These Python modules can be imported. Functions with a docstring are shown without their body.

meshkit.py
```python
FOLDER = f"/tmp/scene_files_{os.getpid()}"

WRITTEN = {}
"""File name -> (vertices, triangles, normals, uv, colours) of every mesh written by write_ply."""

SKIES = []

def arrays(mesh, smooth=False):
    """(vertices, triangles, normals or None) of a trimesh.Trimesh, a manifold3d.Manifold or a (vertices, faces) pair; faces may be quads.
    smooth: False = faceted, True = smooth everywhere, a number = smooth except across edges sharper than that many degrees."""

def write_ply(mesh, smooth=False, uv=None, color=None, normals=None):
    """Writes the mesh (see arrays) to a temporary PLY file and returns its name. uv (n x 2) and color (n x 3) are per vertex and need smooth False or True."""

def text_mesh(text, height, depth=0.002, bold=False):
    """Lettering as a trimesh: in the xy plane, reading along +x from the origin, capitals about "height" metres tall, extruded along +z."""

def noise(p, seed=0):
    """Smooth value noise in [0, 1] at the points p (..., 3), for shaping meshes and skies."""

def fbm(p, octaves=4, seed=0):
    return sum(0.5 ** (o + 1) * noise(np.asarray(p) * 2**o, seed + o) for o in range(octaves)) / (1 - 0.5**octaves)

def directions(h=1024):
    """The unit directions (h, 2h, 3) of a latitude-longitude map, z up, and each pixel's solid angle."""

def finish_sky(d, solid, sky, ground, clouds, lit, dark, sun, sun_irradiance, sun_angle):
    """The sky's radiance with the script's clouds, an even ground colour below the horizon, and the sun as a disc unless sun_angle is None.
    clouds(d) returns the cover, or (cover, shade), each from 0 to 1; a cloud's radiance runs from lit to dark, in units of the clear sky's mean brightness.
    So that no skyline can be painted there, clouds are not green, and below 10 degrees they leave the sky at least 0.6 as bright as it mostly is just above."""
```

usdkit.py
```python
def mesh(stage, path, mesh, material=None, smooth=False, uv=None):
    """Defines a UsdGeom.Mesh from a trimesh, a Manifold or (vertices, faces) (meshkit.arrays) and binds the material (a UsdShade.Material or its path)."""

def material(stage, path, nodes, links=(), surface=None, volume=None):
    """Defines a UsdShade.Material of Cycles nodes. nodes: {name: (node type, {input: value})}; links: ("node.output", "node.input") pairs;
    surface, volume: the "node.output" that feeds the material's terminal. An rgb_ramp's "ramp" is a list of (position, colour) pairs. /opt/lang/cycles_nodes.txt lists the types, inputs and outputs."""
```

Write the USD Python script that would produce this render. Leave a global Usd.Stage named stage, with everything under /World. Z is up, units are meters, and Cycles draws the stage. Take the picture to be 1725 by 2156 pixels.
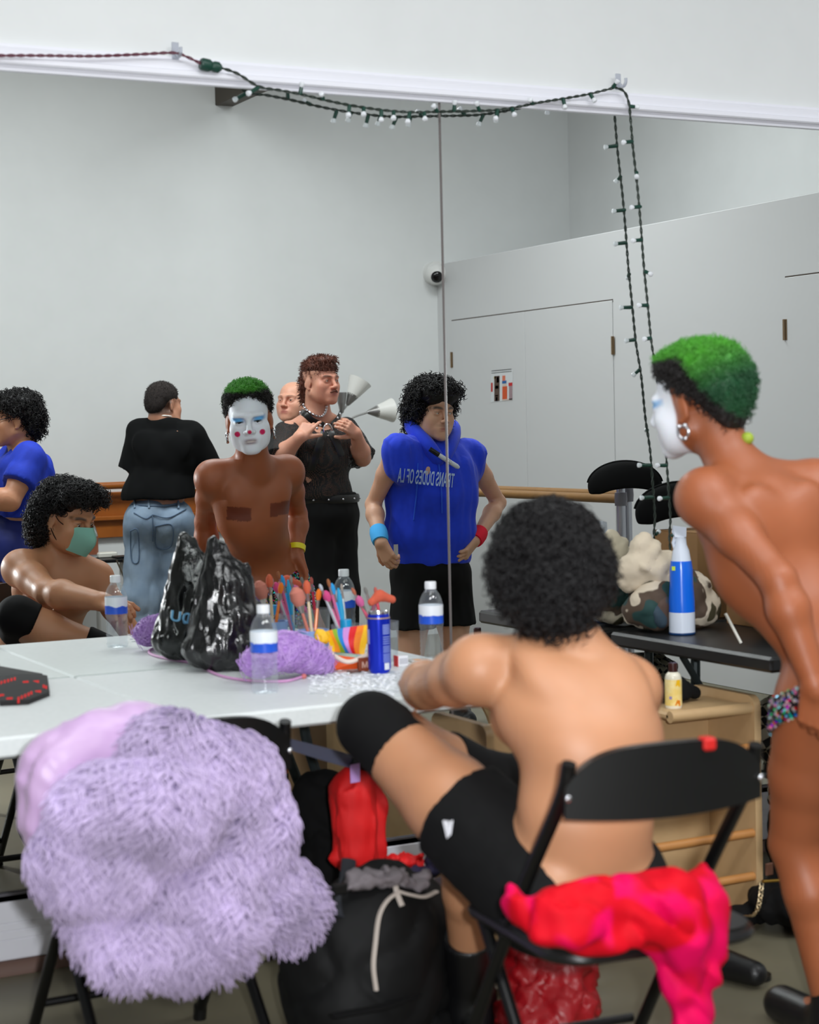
import math, numpy as np, trimesh, usdkit, meshkit
from pxr import Usd, UsdGeom, UsdLux, UsdShade, Gf, Sdf, Vt
import shapely.geometry as sg
stage = Usd.Stage.CreateInMemory()
UsdGeom.SetStageUpAxis(stage, UsdGeom.Tokens.z); UsdGeom.SetStageMetersPerUnit(stage, 1.0)
UsdGeom.Xform.Define(stage, '/World'); UsdGeom.Scope.Define(stage, '/World/Looks')
A3 = lambda *a: np.array(a, float)
PI = math.pi
# ------------------------------------------------------------------ camera
# the mirror is the plane y = 0, the room lies at y < 0; the camera stands 4.45 m from the glass
CAM_F, CAM_YAW, CAM_PITCH, CAM_ROLL = 3764.44, 0.4809, -0.0478, -0.0230
CAM = A3(0, -4.4508, 1.3614)
def cam_axes():
    cy, sy, cp, sp = math.cos(CAM_YAW), math.sin(CAM_YAW), math.cos(CAM_PITCH), math.sin(CAM_PITCH)
    f = A3(sy*cp, cy*cp, sp); r = A3(cy, -sy, 0); u = np.cross(r, f)
    c, s = math.cos(CAM_ROLL), math.sin(CAM_ROLL)
    return c*r+s*u, -s*r+c*u, f
CR, CU, CF = cam_axes()
cam = UsdGeom.Camera.Define(stage, '/World/camera')
cam.AddTransformOp().Set(Gf.Matrix4d(*CR, 0, *CU, 0, *(-CF), 0, *CAM, 1))
cam.CreateHorizontalApertureAttr(24.0); cam.CreateVerticalApertureAttr(24.0*2156/1725)
cam.CreateFocalLengthAttr(CAM_F/1725*24.0); cam.CreateClippingRangeAttr(Gf.Vec2f(0.05, 100))
cam.CreateFStopAttr(3.4); cam.CreateFocusDistanceAttr(7.2)
cam.CreateExposureAttr(0.42)
# pixel -> point: P on a real plane y, Z at a real height, V / VX on something seen in the mirror
def _ray(x, y): return CR*((x-862.5)/CAM_F) - CU*((y-1078)/CAM_F) + CF
def P(x, y, Y): d = _ray(x, y); return CAM + d*(Y-CAM[1])/d[1]
def PZ(x, y, z): d = _ray(x, y); return CAM + d*(z-CAM[2])/d[2]
def V(x, y, Y): return P(x, y, -Y)*A3(1, -1, 1)
def VX(x, y, X): d = _ray(x, y); return (CAM + d*X/d[0])*A3(1, -1, 1)
def PD(x, y, dep): return CAM + _ray(x, y)*dep
# ------------------------------------------------------------------ light
def rect_light(name, pos, target, w, h, inten, col, spread=None):
    l = UsdLux.RectLight.Define(stage, '/World/'+name)
    z = A3(*pos)-A3(*target); z = z/np.linalg.norm(z)
    up = A3(0, 0, 1) if abs(z[2]) < .9 else A3(0, 1, 0)
    x = np.cross(up, z); x /= np.linalg.norm(x); y = np.cross(z, x)
    l.AddTransformOp().Set(Gf.Matrix4d(*x, 0, *y, 0, *z, 0, *pos, 1))
    l.CreateWidthAttr(w); l.CreateHeightAttr(h); l.CreateIntensityAttr(inten); l.CreateColorAttr(Gf.Vec3f(*col))
    l.CreateNormalizeAttr(False)
    return l
CEIL = 3.9
for i, (x, y, k) in enumerate([(0.2, -3.5, 13.5), (2.7, -3.5, 14.0), (4.7, -3.6, 9.5), (1.4, -1.9, 2.4), (3.8, -1.9, 2.4)]):
    rect_light('ceiling_panel_light' + (f'_{i:03d}' if i else ''), (x, y, CEIL-.03), (x, y, 0), 1.6, .8, k, (.955, .985, 1.0))
# the photographer's flash, beside the lens
fl = UsdLux.SphereLight.Define(stage, '/World/camera_flash'); fl.CreateRadiusAttr(.035); fl.CreateIntensityAttr(5500.0); fl.CreateColorAttr(Gf.Vec3f(.95, .975, 1.0))
fp = CAM+CR*.11+CU*.07-CF*.02; fl.AddTransformOp().Set(Gf.Matrix4d(*CR, 0, *CU, 0, *(-CF), 0, *fp, 1))
sh_ = UsdLux.ShapingAPI.Apply(fl.GetPrim()); sh_.CreateShapingConeAngleAttr(31.0); sh_.CreateShapingConeSoftnessAttr(.35)
# ------------------------------------------------------------------ kit
_used = {}
def numbered(path):
    n = _used.get(path, 0); _used[path] = n+1
    return path if n == 0 else f'{path}_{n:03d}'
def meta(p, label=None, cat=None, group=None, kind=None):
    for k, v in (('label', label), ('category', cat), ('group', group), ('kind', kind)):
        if v: p.SetCustomDataByKey(k, v)
def lin(c):
    c = np.asarray(c, float)/255.0
    return np.where(c <= .04045, c/12.92, ((c+.055)/1.055)**2.4)
_mats = {}
def mat(name, rgb=None, rough=.55, metal=0.0, noise=None, bump=None, vcol=False, **kw):
    """A principled material. rgb in 0-255 sRGB; noise=(scale, second rgb, contrast); bump=(scale, strength, distance)."""
    if name in _mats: return _mats[name]
    n, l = {}, []
    pb = dict(roughness=rough, metallic=metal, **kw)
    if rgb is not None: pb['base_color'] = tuple(lin(rgb))
    n['p'] = ('principled_bsdf', pb)
    if noise or bump: n['tc'] = ('texture_coordinate', {})
    if vcol:
        n['at'] = ('attribute', {'attribute': 'paint'}); l.append(('at.color', 'p.base_color'))
    if noise:
        n['nt'] = ('noise_texture', {'scale': noise[0], 'detail': 4.0, 'roughness': .6}); l.append(('tc.object', 'nt.vector'))
        c = noise[2] if len(noise) > 2 else .25
        n['rr'] = ('rgb_ramp', {'ramp': [(.5-c, tuple(lin(rgb))), (.5+c, tuple(lin(noise[1])))]})
        l += [('nt.fac', 'rr.fac'), ('rr.color', 'p.base_color')]
    if bump:
        n['bt'] = ('noise_texture', {'scale': bump[0], 'detail': 5.0, 'roughness': .6}); l.append(('tc.object', 'bt.vector'))
        n['bp'] = ('bump', {'strength': bump[1], 'distance': bump[2] if len(bump) > 2 else .002})
        l += [('bt.fac', 'bp.height'), ('bp.normal', 'p.normal')]
    _mats[name] = usdkit.material(stage, '/World/Looks/'+name, n, l, surface='p.BSDF')
    return _mats[name]
def graph(name, nodes, links, surface):
    if name not in _mats: _mats[name] = usdkit.material(stage, '/World/Looks/'+name, nodes, links, surface=surface)
    return _mats[name]
class Thing:
    """An Xform at the thing's base; parts are meshes under it, sub-parts meshes under a part."""
    def __init__(s, name, label=None, cat=None, at=(0, 0, 0), group=None, kind=None):
        s.at = A3(*at); s.path = numbered('/World/'+name)
        x = UsdGeom.Xform.Define(stage, s.path); x.AddTranslateOp().Set(Gf.Vec3d(*s.at)); s.prim = x.GetPrim()
        meta(s.prim, label, cat, group, kind)
    def part(s, name, m, material, smooth=35, label=None, parent=None, paint=None, kind=None):
        path = numbered((parent or s.path)+'/'+name)
        v, f = vf(m)
        put(path, (v-s.at, f), material, smooth, paint)
        meta(stage.GetPrimAtPath(path), label, kind=kind)
        return path
    def strands(s, name, pts, counts, width, material, parent=None, label=None, paint=None, kind=None):
        path = numbered((parent or s.path)+'/'+name)
        put_strands(path, np.asarray(pts)-s.at, counts, width, material, paint)
        meta(stage.GetPrimAtPath(path), label, kind=kind)
        return path
def vf(m):
    if isinstance(m, (tuple, list)):
        v, f = np.asarray(m[0], float), np.asarray(m[1], int)
        if f.shape[1] == 4: f = np.vstack([f[:, [0, 1, 2]], f[:, [0, 2, 3]]])
        return v, f
    if hasattr(m, 'to_mesh'):
        q = m.to_mesh(); return np.array(q.vert_properties[:, :3], float), np.array(q.tri_verts)
    return np.array(m.vertices), np.array(m.faces)
def put(path, m, material, smooth=35, paint=None):
    if paint is not None: smooth = True
    g = usdkit.mesh(stage, path, m, material, smooth=smooth)
    if paint is not None:
        UsdGeom.PrimvarsAPI(g).CreatePrimvar('paint', Sdf.ValueTypeNames.Color3fArray, 'vertex').Set(Vt.Vec3fArray.FromNumpy(np.asarray(paint, np.float32)))
    return g
def put_strands(path, pts, counts, width, material, paint=None):
    c = UsdGeom.BasisCurves.Define(stage, path)
    c.CreateTypeAttr('linear'); c.CreatePointsAttr(Vt.Vec3fArray.FromNumpy(np.asarray(pts, np.float32)))
    c.CreateCurveVertexCountsAttr(Vt.IntArray.FromNumpy(np.asarray(counts, np.int32)))
    w = np.broadcast_to(np.asarray(width, np.float32), (len(pts),)).copy()
    c.CreateWidthsAttr(Vt.FloatArray.FromNumpy(w)); c.SetWidthsInterpolation('vertex')
    if paint is not None:
        UsdGeom.PrimvarsAPI(c).CreatePrimvar('paint', Sdf.ValueTypeNames.Color3fArray, 'vertex').Set(Vt.Vec3fArray.FromNumpy(np.asarray(paint, np.float32)))
    UsdShade.MaterialBindingAPI.Apply(c.GetPrim()).Bind(material)
    return c
def solo(name, m, material, label=None, cat=None, group=None, kind=None, smooth=35, paint=None):
    """A thing, or a piece of the setting, that is one mesh."""
    v, f = vf(m); path = numbered('/World/'+name)
    if kind == 'structure': put(path, (v, f), material, smooth, paint)
    else:
        o = A3((v[:, 0].min()+v[:, 0].max())/2, (v[:, 1].min()+v[:, 1].max())/2, v[:, 2].min())
        g = put(path, (v-o, f), material, smooth, paint); UsdGeom.Xformable(g).AddTranslateOp().Set(Gf.Vec3d(*o))
    meta(stage.GetPrimAtPath(path), label, cat, group, kind)
    return path
# ---- shapes, all (vertices, triangles)
def cat(*ms):
    ms = [vf(m) for m in (ms[0] if len(ms) == 1 and isinstance(ms[0], list) else ms)]
    at = np.cumsum([0]+[len(v) for v, f in ms])
    return np.vstack([v for v, f in ms]), np.vstack([f+a for (v, f), a in zip(ms, at)])
def frame(z, x=None):
    z = A3(*z)/np.linalg.norm(z)
    x = A3(*x) if x is not None else (A3(1, 0, 0) if abs(z[0]) < .8 else A3(0, 1, 0))
    x = x - z*(x@z); x /= np.linalg.norm(x)
    return np.array([x, np.cross(z, x), z])      # rows
def hull(p):
    return vf(trimesh.convex.convex_hull(np.asarray(p)))
def box(lo, hi, b=.0, R=None, c=None):
    """A box between two corners with bevel b; R (rows = axes) turns it about c."""
    lo, hi = A3(*lo), A3(*hi); b = min(b, .49*min(hi-lo))
    if b <= 0:
        m = trimesh.creation.box(extents=hi-lo); v = m.vertices+(lo+hi)/2; f = m.faces
    else:
        pts = []
        for ax in range(3):
            for s in np.ndindex(2, 2, 2):
                q = np.where(np.array(s) == 0, lo, hi); d = np.where(np.array(s) == 0, b, -b); d[ax] = 0
                pts.append(q+d)
        v, f = hull(pts)
    v = np.array(v)
    if R is not None:
        c = (lo+hi)/2 if c is None else A3(*c); v = (v-c)@np.asarray(R)+c
    return v, np.array(f)
def rotz(a): c, s = math.cos(a), math.sin(a); return np.array([[c, s, 0], [-s, c, 0], [0, 0, 1.0]])   # rows: the turned axes
def smooth_path(p, n=8):
    """Catmull-Rom through the points."""
    p = np.asarray(p, float); q = np.vstack([2*p[0]-p[1], p, 2*p[-1]-p[-2]]); out = []
    for i in range(1, len(q)-2):
        t = np.linspace(0, 1, n, endpoint=False)[:, None]; a, b, c, d = q[i-1:i+3]
        out.append(.5*(2*b+(c-a)*t+(2*a-5*b+4*c-d)*t**2+(3*b-a-3*c+d)*t**3))
    return np.vstack(out+[p[-1:]])
def tube(p, r, n=10, flat=1.0, up=None, caps=True):
    """A tube along the points with radius r (number or one per point); flat squashes it along its second axis."""
    p = np.asarray(p, float); r = np.broadcast_to(np.asarray(r, float), (len(p),))
    t = np.gradient(p, axis=0); t /= np.linalg.norm(t, axis=1, keepdims=True)+1e-12
    x = A3(*up) if up is not None else (A3(1, 0, 0) if abs(t[0, 0]) < .8 else A3(0, 1, 0))
    a = np.linspace(0, 2*PI, n, endpoint=False); V_ = []
    for i in range(len(p)):
        x = x - t[i]*(x@t[i]); x /= np.linalg.norm(x)+1e-12; y = np.cross(t[i], x)
        V_.append(p[i]+r[i]*(np.cos(a)[:, None]*x+flat*np.sin(a)[:, None]*y))
    v = np.vstack(V_); F = []
    k = np.arange(n); k2 = (k+1) % n
    for i in range(len(p)-1):
        F.append(np.stack([i*n+k, i*n+k2, (i+1)*n+k2, (i+1)*n+k], 1))
    v, f = vf((v, np.vstack(F)))
    if caps:
        m = len(v); v = np.vstack([v, p[:1], p[-1:]]); e = (len(p)-1)*n
        f = np.vstack([f, np.stack([k2, k, np.full(n, m)], 1), np.stack([e+k, e+k2, np.full(n, m+1)], 1)])
    return v, f
def rod(a, b, r, r2=None, n=14): return tube([a, b], [r, r if r2 is None else r2], n)
def lathe(prof, at=(0, 0, 0), n=28, R=None):
    """Turns (radius, height) pairs about z."""
    m = trimesh.creation.revolve(np.asarray(prof, float), sections=n); v = np.array(m.vertices)
    if R is not None: v = v@np.asarray(R)
    return v+A3(*at), np.array(m.faces)
def prism(poly, depth, o=(0, 0, 0), x=(1, 0, 0), y=(0, 1, 0)):
    """A flat outline (2-D points or a shapely polygon) in the axes x, y at o, extruded by depth along x cross y."""
    if not isinstance(poly, (sg.Polygon, sg.MultiPolygon)): poly = sg.Polygon(poly)
    if not poly.is_valid: poly = poly.buffer(0)
    x, y = A3(*x), A3(*y); z = np.cross(x, y)
    ms = []
    for g in getattr(poly, 'geoms', [poly]):
        m = trimesh.creation.extrude_polygon(g, depth, engine='earcut'); ms.append((np.array(m.vertices)@np.array([x, y, z])+A3(*o), m.faces))
    return cat(ms)
def ball(c, r, n=2, sq=(1, 1, 1), R=None):
    m = trimesh.creation.icosphere(n, r); v = m.vertices*A3(*sq)
    if R is not None: v = v@np.asarray(R)
    return v+A3(*c), m.faces
def sheet(f, nu, nv, thick=0.0):
    """A grid surface f(u, v) -> point, closed into a slab when thick > 0."""
    u, w = np.meshgrid(np.linspace(0, 1, nu), np.linspace(0, 1, nv), indexing='ij'); p = f(u.ravel(), w.ravel())
    i = np.arange(nu*nv).reshape(nu, nv); q = np.stack([i[:-1, :-1], i[1:, :-1], i[1:, 1:], i[:-1, 1:]], -1).reshape(-1, 4)
    if not thick: return vf((p, q))
    v, t = vf((p, q)); n = meshkit.arrays((v, t), True)[2]; m = len(v)
    e = np.concatenate([i[:, 0], i[-1, 1:], i[-2::-1, -1], i[0, -2:0:-1]]); e2 = np.roll(e, -1)
    return np.vstack([v+n*thick/2, v-n*thick/2]), np.vstack([t, t[:, ::-1]+m, np.stack([e2, e, e+m], 1), np.stack([e2, e+m, e2+m], 1)])
def move(m, d): v, f = vf(m); return v+A3(*d), f
def lettering(text, height, o, x, y, depth=.001, bold=True, squash=1.0):
    """Letters that read along x with y up, standing on the point o."""
    v, f = vf(meshkit.text_mesh(text, height, depth, bold)); x, y = A3(*x), A3(*y)
    v[:, 0] *= squash
    return v@np.array([x, y, np.cross(x, y)])+A3(*o), f
# ------------------------------------------------------------------ the room
paint_white = mat('wall_paint', (226, 228, 228), .6, noise=(3, (220, 222, 222)), bump=(160, .06, .002))
closet_paint = mat('closet_paint', (206, 207, 208), .5, bump=(160, .05, .002))
trim_paint = mat('trim_paint', (232, 232, 240), .45)
steel = mat('dull_channel_metal', (120, 118, 125), .4, .6)
BACK, SIDE, CLOS, CTOP = -5.82, 6.63, 5.6, 2.408
ZT, ZB = 2.2689, .2042
solo('floor', box((-4, BACK, -.1), (SIDE, .12, 0)), mat('studio_floor', (118, 112, 92), .45, noise=(2.2, (104, 100, 84)), bump=(60, .1, .002)), kind='structure')
solo('ceiling', box((-4, BACK, CEIL), (SIDE, .12, CEIL+.1)), paint_white, kind='structure')
solo('wall_mirror_side', box((-4, .012, 0), (SIDE, .12, CEIL)), paint_white, kind='structure')
solo('wall_back', box((-4, BACK-.1, 0), (SIDE, BACK, CEIL)), paint_white, kind='structure')
solo('wall_left', box((-4.1, BACK, 0), (-4, .12, CEIL)), paint_white, kind='structure')
solo('wall_right', box((SIDE, BACK, 0), (SIDE+.1, .12, CEIL)), paint_white, kind='structure')
# mirror: two panes with a seam, held by a channel below and a moulding above
mirror_mat = graph('mirror_silver', {'g': ('glossy_bsdf', {'color': (.90, .925, .91), 'roughness': 0.0})}, [], 'g.BSDF')
mir = Thing('wall_mirror', 'large two-pane wall mirror above the white baseboard, reflecting the whole room', 'mirror', at=(2.4, 0, ZB))
SEAM = 2.4464
mir.part('pane', box((-3.6, 0, ZB), (SEAM-.004, .006, ZT+.02)), mirror_mat, False)
mir.part('pane', box((SEAM+.004, 0, ZB), (5.5, .006, ZT+.02)), mirror_mat, False)
mir.part('seam_strip', box((SEAM-.004, .002, ZB), (SEAM+.004, .006, ZT+.02)), mat('seam_grey', (104, 98, 97), .25), False)
mir.part('bottom_channel', cat(box((-3.6, -.008, ZB-.019), (5.5, .010, ZB-.004), .001), box((-3.6, -.008, ZB-.019), (5.5, -.004, ZB+.002), .001)), steel)
# moulding over the mirror (a trim of the wall)
prof = [(.012, ZT), (-.006, ZT), (-.010, ZT+.001), (-.012, ZT+.014), (-.026, ZT+.014), (-.030, ZT+.018), (-.028, ZT+.030), (-.020, ZT+.033), (-.020, ZT+.050), (-.016, ZT+.058), (-.010, ZT+.060), (-.008, ZT+.068), (.012, ZT+.069)]
solo('trim_1', prism([(-a, b) for a, b in prof], 9.0, (-3.6, 0, 0), (0, -1, 0), (0, 0, 1)) if False else prism([(a, b) for a, b in prof], 9.1, (-3.6, 0, 0), (0, 1, 0), (0, 0, 1)), trim_paint, kind='structure', smooth=20)
board = [(.012, .036), (-.010, .036), (-.012, .04), (-.012, .085), (-.0105, .087), (-.012, .089), (-.012, .108), (-.0105, .110), (-.012, .112), (-.012, .128), (-.0105, .130), (-.012, .132), (-.012, ZB-.022), (-.010, ZB-.019), (.012, ZB-.019)]
solo('baseboard_mirror_side', prism(board, 9.1, (-3.6, 0, 0), (0, 1, 0), (0, 0, 1)), trim_paint, kind='structure', smooth=20)
solo('trim_2', prism([(.012, 0), (-.028, 0), (-.027, .012), (-.020, .028), (-.012, .034), (.012, .036)], 9.1, (-3.6, 0, 0), (0, 1, 0), (0, 0, 1)), mat('shoe_mould', (112, 86, 76), .5), kind='structure')
# closet block seen in the mirror
dY = lambda px, py: VX(px, py, CLOS)
clos = Thing('wall_closet', None, None, at=(CLOS, -3, 0), kind='structure')
clos.part('front_panel', box((CLOS, BACK, 0), (SIDE, -.02, CTOP), .003), closet_paint)
dark_gap = mat('door_gap', (70, 60, 52), .7)
hinge_m = mat('hinge_brass', (140, 118, 92), .35, .7)
def door(px0, px1, py, name, middle):
    y0, y1 = dY(px0, py)[1], dY(px1, py-(px1-px0)*.138)[1]; zt = dY(px0, py)[2]
    d = Thing(name, None, None, at=(CLOS, (y0+y1)/2, .02), kind='structure')
    g = .0022
    ys = [y0, dY(middle, py)[1], y1] if middle else [y0, y1]
    for a, b in zip(ys[:-1], ys[1:]):
        d.part('leaf', box((CLOS-.006, a+g, .02), (CLOS+.0, b-g, zt-g), .002), closet_paint)
    d.part('gap', box((CLOS-.0015, y0-.001, zt-.012), (CLOS+.001, y1+.001, zt+.005)), dark_gap, False)
    for yy in (y0, y1):
        for zz in (zt-.25, .3):
            d.part('hinge', cat(rod((CLOS-.011, yy, zz-.05), (CLOS-.011, yy, zz+.05), .006, n=8), box((CLOS-.0085, yy-.016, zz-.05), (CLOS-.006, yy+.016, zz+.05), .001)), hinge_m)
    return y0, y1, zt
door(951.5, 1291, 675.6, 'door_1', 1106)
door(1654, 1990, 584, 'door_2', None)
# dark beam that runs out from the back wall
b0 = V(453, 222, BACK); b1 = V(491, 222, BACK)
solo('ceiling_beam', box((b0[0], BACK, b0[2]), (b1[0], -.6, CEIL), .004), mat('beam_dark', (70, 62, 52), .6), kind='structure')
# ------------------------------------------------------------------ bodies: smooth unions of tapered bones, meshed with surface nets
class Flesh:
    def __init__(s): s.p = []
    def cone(s, a, b, ra, rb=None, k=.02, op='u'): s.p.append(('c', A3(*a), A3(*b), ra, ra if rb is None else rb, k, op)); return s
    def ell(s, c, r, R=None, k=.02, op='u'): s.p.append(('e', A3(*c), np.eye(3) if R is None else np.asarray(R, float), A3(*r), k, op)); return s
    def cut(s, o, n, k=.004): s.p.append(('h', A3(*o), A3(*n)/np.linalg.norm(n), k, 'i')); return s      # keeps the side n points away from
    def less(s, other, off=0.0, k=.002): s.p.append(('x', other, off, k, 'x')); return s
    def chain(s, pts, rs, k=.02):
        for i in range(len(pts)-1): s.cone(pts[i], pts[i+1], rs[i], rs[i+1], k)
        return s
    def tubeleg(s, a, b, ra, rb, k=.02): s.p.append(('f', A3(*a), A3(*b), ra, rb, k, 'u')); return s     # a cone with a flat end at b
    def copy(s): q = Flesh(); q.p = list(s.p); return q
def _pd(pr, q):
    if pr[0] == 'c':
        _, a, b, ra, rb = pr[:5]; ab = b-a; t = np.clip((q-a)@ab/max(ab@ab, 1e-12), 0, 1)
        w = q-a-t[:, None]*ab
        return np.sqrt(np.einsum('ij,ij->i', w, w))-(ra+(rb-ra)*t)
    if pr[0] == 'f':
        u = (pr[2]-pr[1])/np.linalg.norm(pr[2]-pr[1]); e = ('c', pr[1], pr[2]+u*pr[4], pr[3], pr[4])
        return np.maximum(_pd(e, q), (q-pr[2])@u)
    if pr[0] == 'e':
        _, c, R, r = pr[:4]; w = (q-c)@R.T; a = w/r; k0 = np.sqrt((a*a).sum(1))+1e-9; a = a/r; k1 = np.sqrt((a*a).sum(1))+1e-9
        return k0*(k0-1)/k1
    if pr[0] == 'h': return (q-pr[1])@pr[2]
    return -(field(pr[1], q)-pr[2])
def _mix(d, e, k, op):
    if op == 'u':
        if k <= 0: return np.minimum(d, e)
        h = np.maximum(k-np.abs(d-e), 0)/k; return np.minimum(d, e)-h*h*k*.25
    if op == 's': e = -e
    if k <= 0: return np.maximum(d, e)
    h = np.maximum(k-np.abs(d-e), 0)/k; return np.maximum(d, e)+h*h*k*.25
def field(F, q):
    d = np.full(len(q), 1e3)
    for pr in F.p: d = _mix(d, _pd(pr, q), pr[-2], pr[-1])
    return d
def _reach(F):
    lo, hi = A3(9e9, 9e9, 9e9), -A3(9e9, 9e9, 9e9)
    for pr in F.p:
        if pr[-1] != 'u': continue
        if pr[0] in 'cf': a = np.minimum(pr[1]-pr[3], pr[2]-pr[4]); b = np.maximum(pr[1]+pr[3], pr[2]+pr[4])
        else: m = max(pr[3]); a, b = pr[1]-m, pr[1]+m
        lo, hi = np.minimum(lo, a), np.maximum(hi, b)
    return lo, hi
def skin(F, h=.006, wob=None, pad=.015):
    """Meshes the zero surface of F on a grid of step h; wob(points) is added to the field (folds, curls)."""
    B = 8; lo, hi = _reach(F); lo, hi = lo-pad-2*h, hi+pad+2*h
    nb = np.ceil((hi-lo)/(h*B)).astype(int)+1
    g = np.stack(np.meshgrid(*[np.arange(n) for n in nb], indexing='ij'), -1).reshape(-1, 3)
    cc = lo+(g*B+(B-1)/2)*h; br = h*B*math.sqrt(3)/2; amp = .02 if wob is not None else 0
    cd = [_pd(pr, cc) for pr in F.p]; D = np.full(len(cc), 1e3)
    for pr, e in zip(F.p, cd): D = _mix(D, e, pr[-2], pr[-1])
    act = np.nonzero(np.abs(D) < br*1.35+2*h+amp)[0]
    off = np.stack(np.meshgrid(*[np.arange(B)]*3, indexing='ij'), -1).reshape(-1, 3)*h
    q = lo+g[act][:, None, :]*(B*h)+off[None]; q = q.reshape(-1, 3)
    d = np.full(len(q), 1e3); run = np.full(len(act), 1e3)
    for pr, e in zip(F.p, cd):
        e = e[act]
        if pr[-1] == 'u': sel = e < run+pr[-2]+2.2*br
        elif pr[-1] == 's': sel = e < br*1.1+pr[-2]
        else: sel = e > -(br*2.2+pr[-2])+np.minimum(run, 0)*0-.02
        if pr[-1] in 'ix': sel[:] = True
        m = np.nonzero(sel)[0]
        if len(m) == 0: continue
        idx = (m[:, None]*B**3+np.arange(B**3)[None]).ravel()
        d[idx] = _mix(d[idx], _pd(pr, q[idx]), pr[-2], pr[-1])
        if pr[-1] == 'u': run = np.minimum(run, e)
    if wob is not None: d = d+wob(q)
    full = np.repeat(np.repeat(np.repeat(D.reshape(nb).astype(np.float32), B, 0), B, 1), B, 2)
    fb = full.reshape(nb[0], B, nb[1], B, nb[2], B)
    ga = g[act]; fb[ga[:, 0], :, ga[:, 1], :, ga[:, 2], :] = d.reshape(-1, B, B, B).astype(np.float32)
    return nets(full, lo, h)
def nets(f, lo, h):
    s = f < 0; c = np.zeros(tuple(n-1 for n in f.shape), np.int8); sl = lambda a, n: slice(a, n-1+a)
    cor = [(a, b, e) for a in (0, 1) for b in (0, 1) for e in (0, 1)]
    for a, b, e in cor: c += s[sl(a, f.shape[0]), sl(b, f.shape[1]), sl(e, f.shape[2])]
    ix = np.argwhere((c > 0) & (c < 8))
    val = {k: f[ix[:, 0]+k[0], ix[:, 1]+k[1], ix[:, 2]+k[2]].astype(float) for k in cor}
    acc, cnt = np.zeros((len(ix), 3)), np.zeros(len(ix))
    for a in cor:
        for ax in range(3):
            if a[ax]: continue
            b = list(a); b[ax] = 1; b = tuple(b); va, vb = val[a], val[b]; cr = (va < 0) != (vb < 0)
            t = np.where(cr, va/np.where(cr, va-vb, 1), 0); p = np.tile(np.array(a, float), (len(ix), 1)); p[:, ax] += t
            acc += p*cr[:, None]; cnt += cr
    v = lo+(ix+acc/cnt[:, None])*h
    num = np.full(c.shape, -1, np.int32); num[ix[:, 0], ix[:, 1], ix[:, 2]] = np.arange(len(ix)); Q = []
    for ax in range(3):
        a = [slice(None)]*3; b = [slice(None)]*3; a[ax] = slice(0, -1); b[ax] = slice(1, None)
        e = np.argwhere(s[tuple(a)] != s[tuple(b)]); u, w = (ax+1) % 3, (ax+2) % 3
        e = e[(e[:, u] > 0) & (e[:, w] > 0) & (e[:, u] < c.shape[u]) & (e[:, w] < c.shape[w]) & (e[:, ax] < c.shape[ax])]
        def at(du, dw):
            k = e.copy(); k[:, u] -= du; k[:, w] -= dw; return num[k[:, 0], k[:, 1], k[:, 2]]
        q = np.stack([at(1, 1), at(0, 1), at(0, 0), at(1, 0)], 1); fl = ~s[e[:, 0], e[:, 1], e[:, 2]]
        q[fl] = q[fl][:, ::-1]; Q.append(q)
    q = np.vstack(Q); q = q[(q >= 0).all(1)]
    return v, np.vstack([q[:, [0, 1, 2]], q[:, [0, 2, 3]]])
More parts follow.
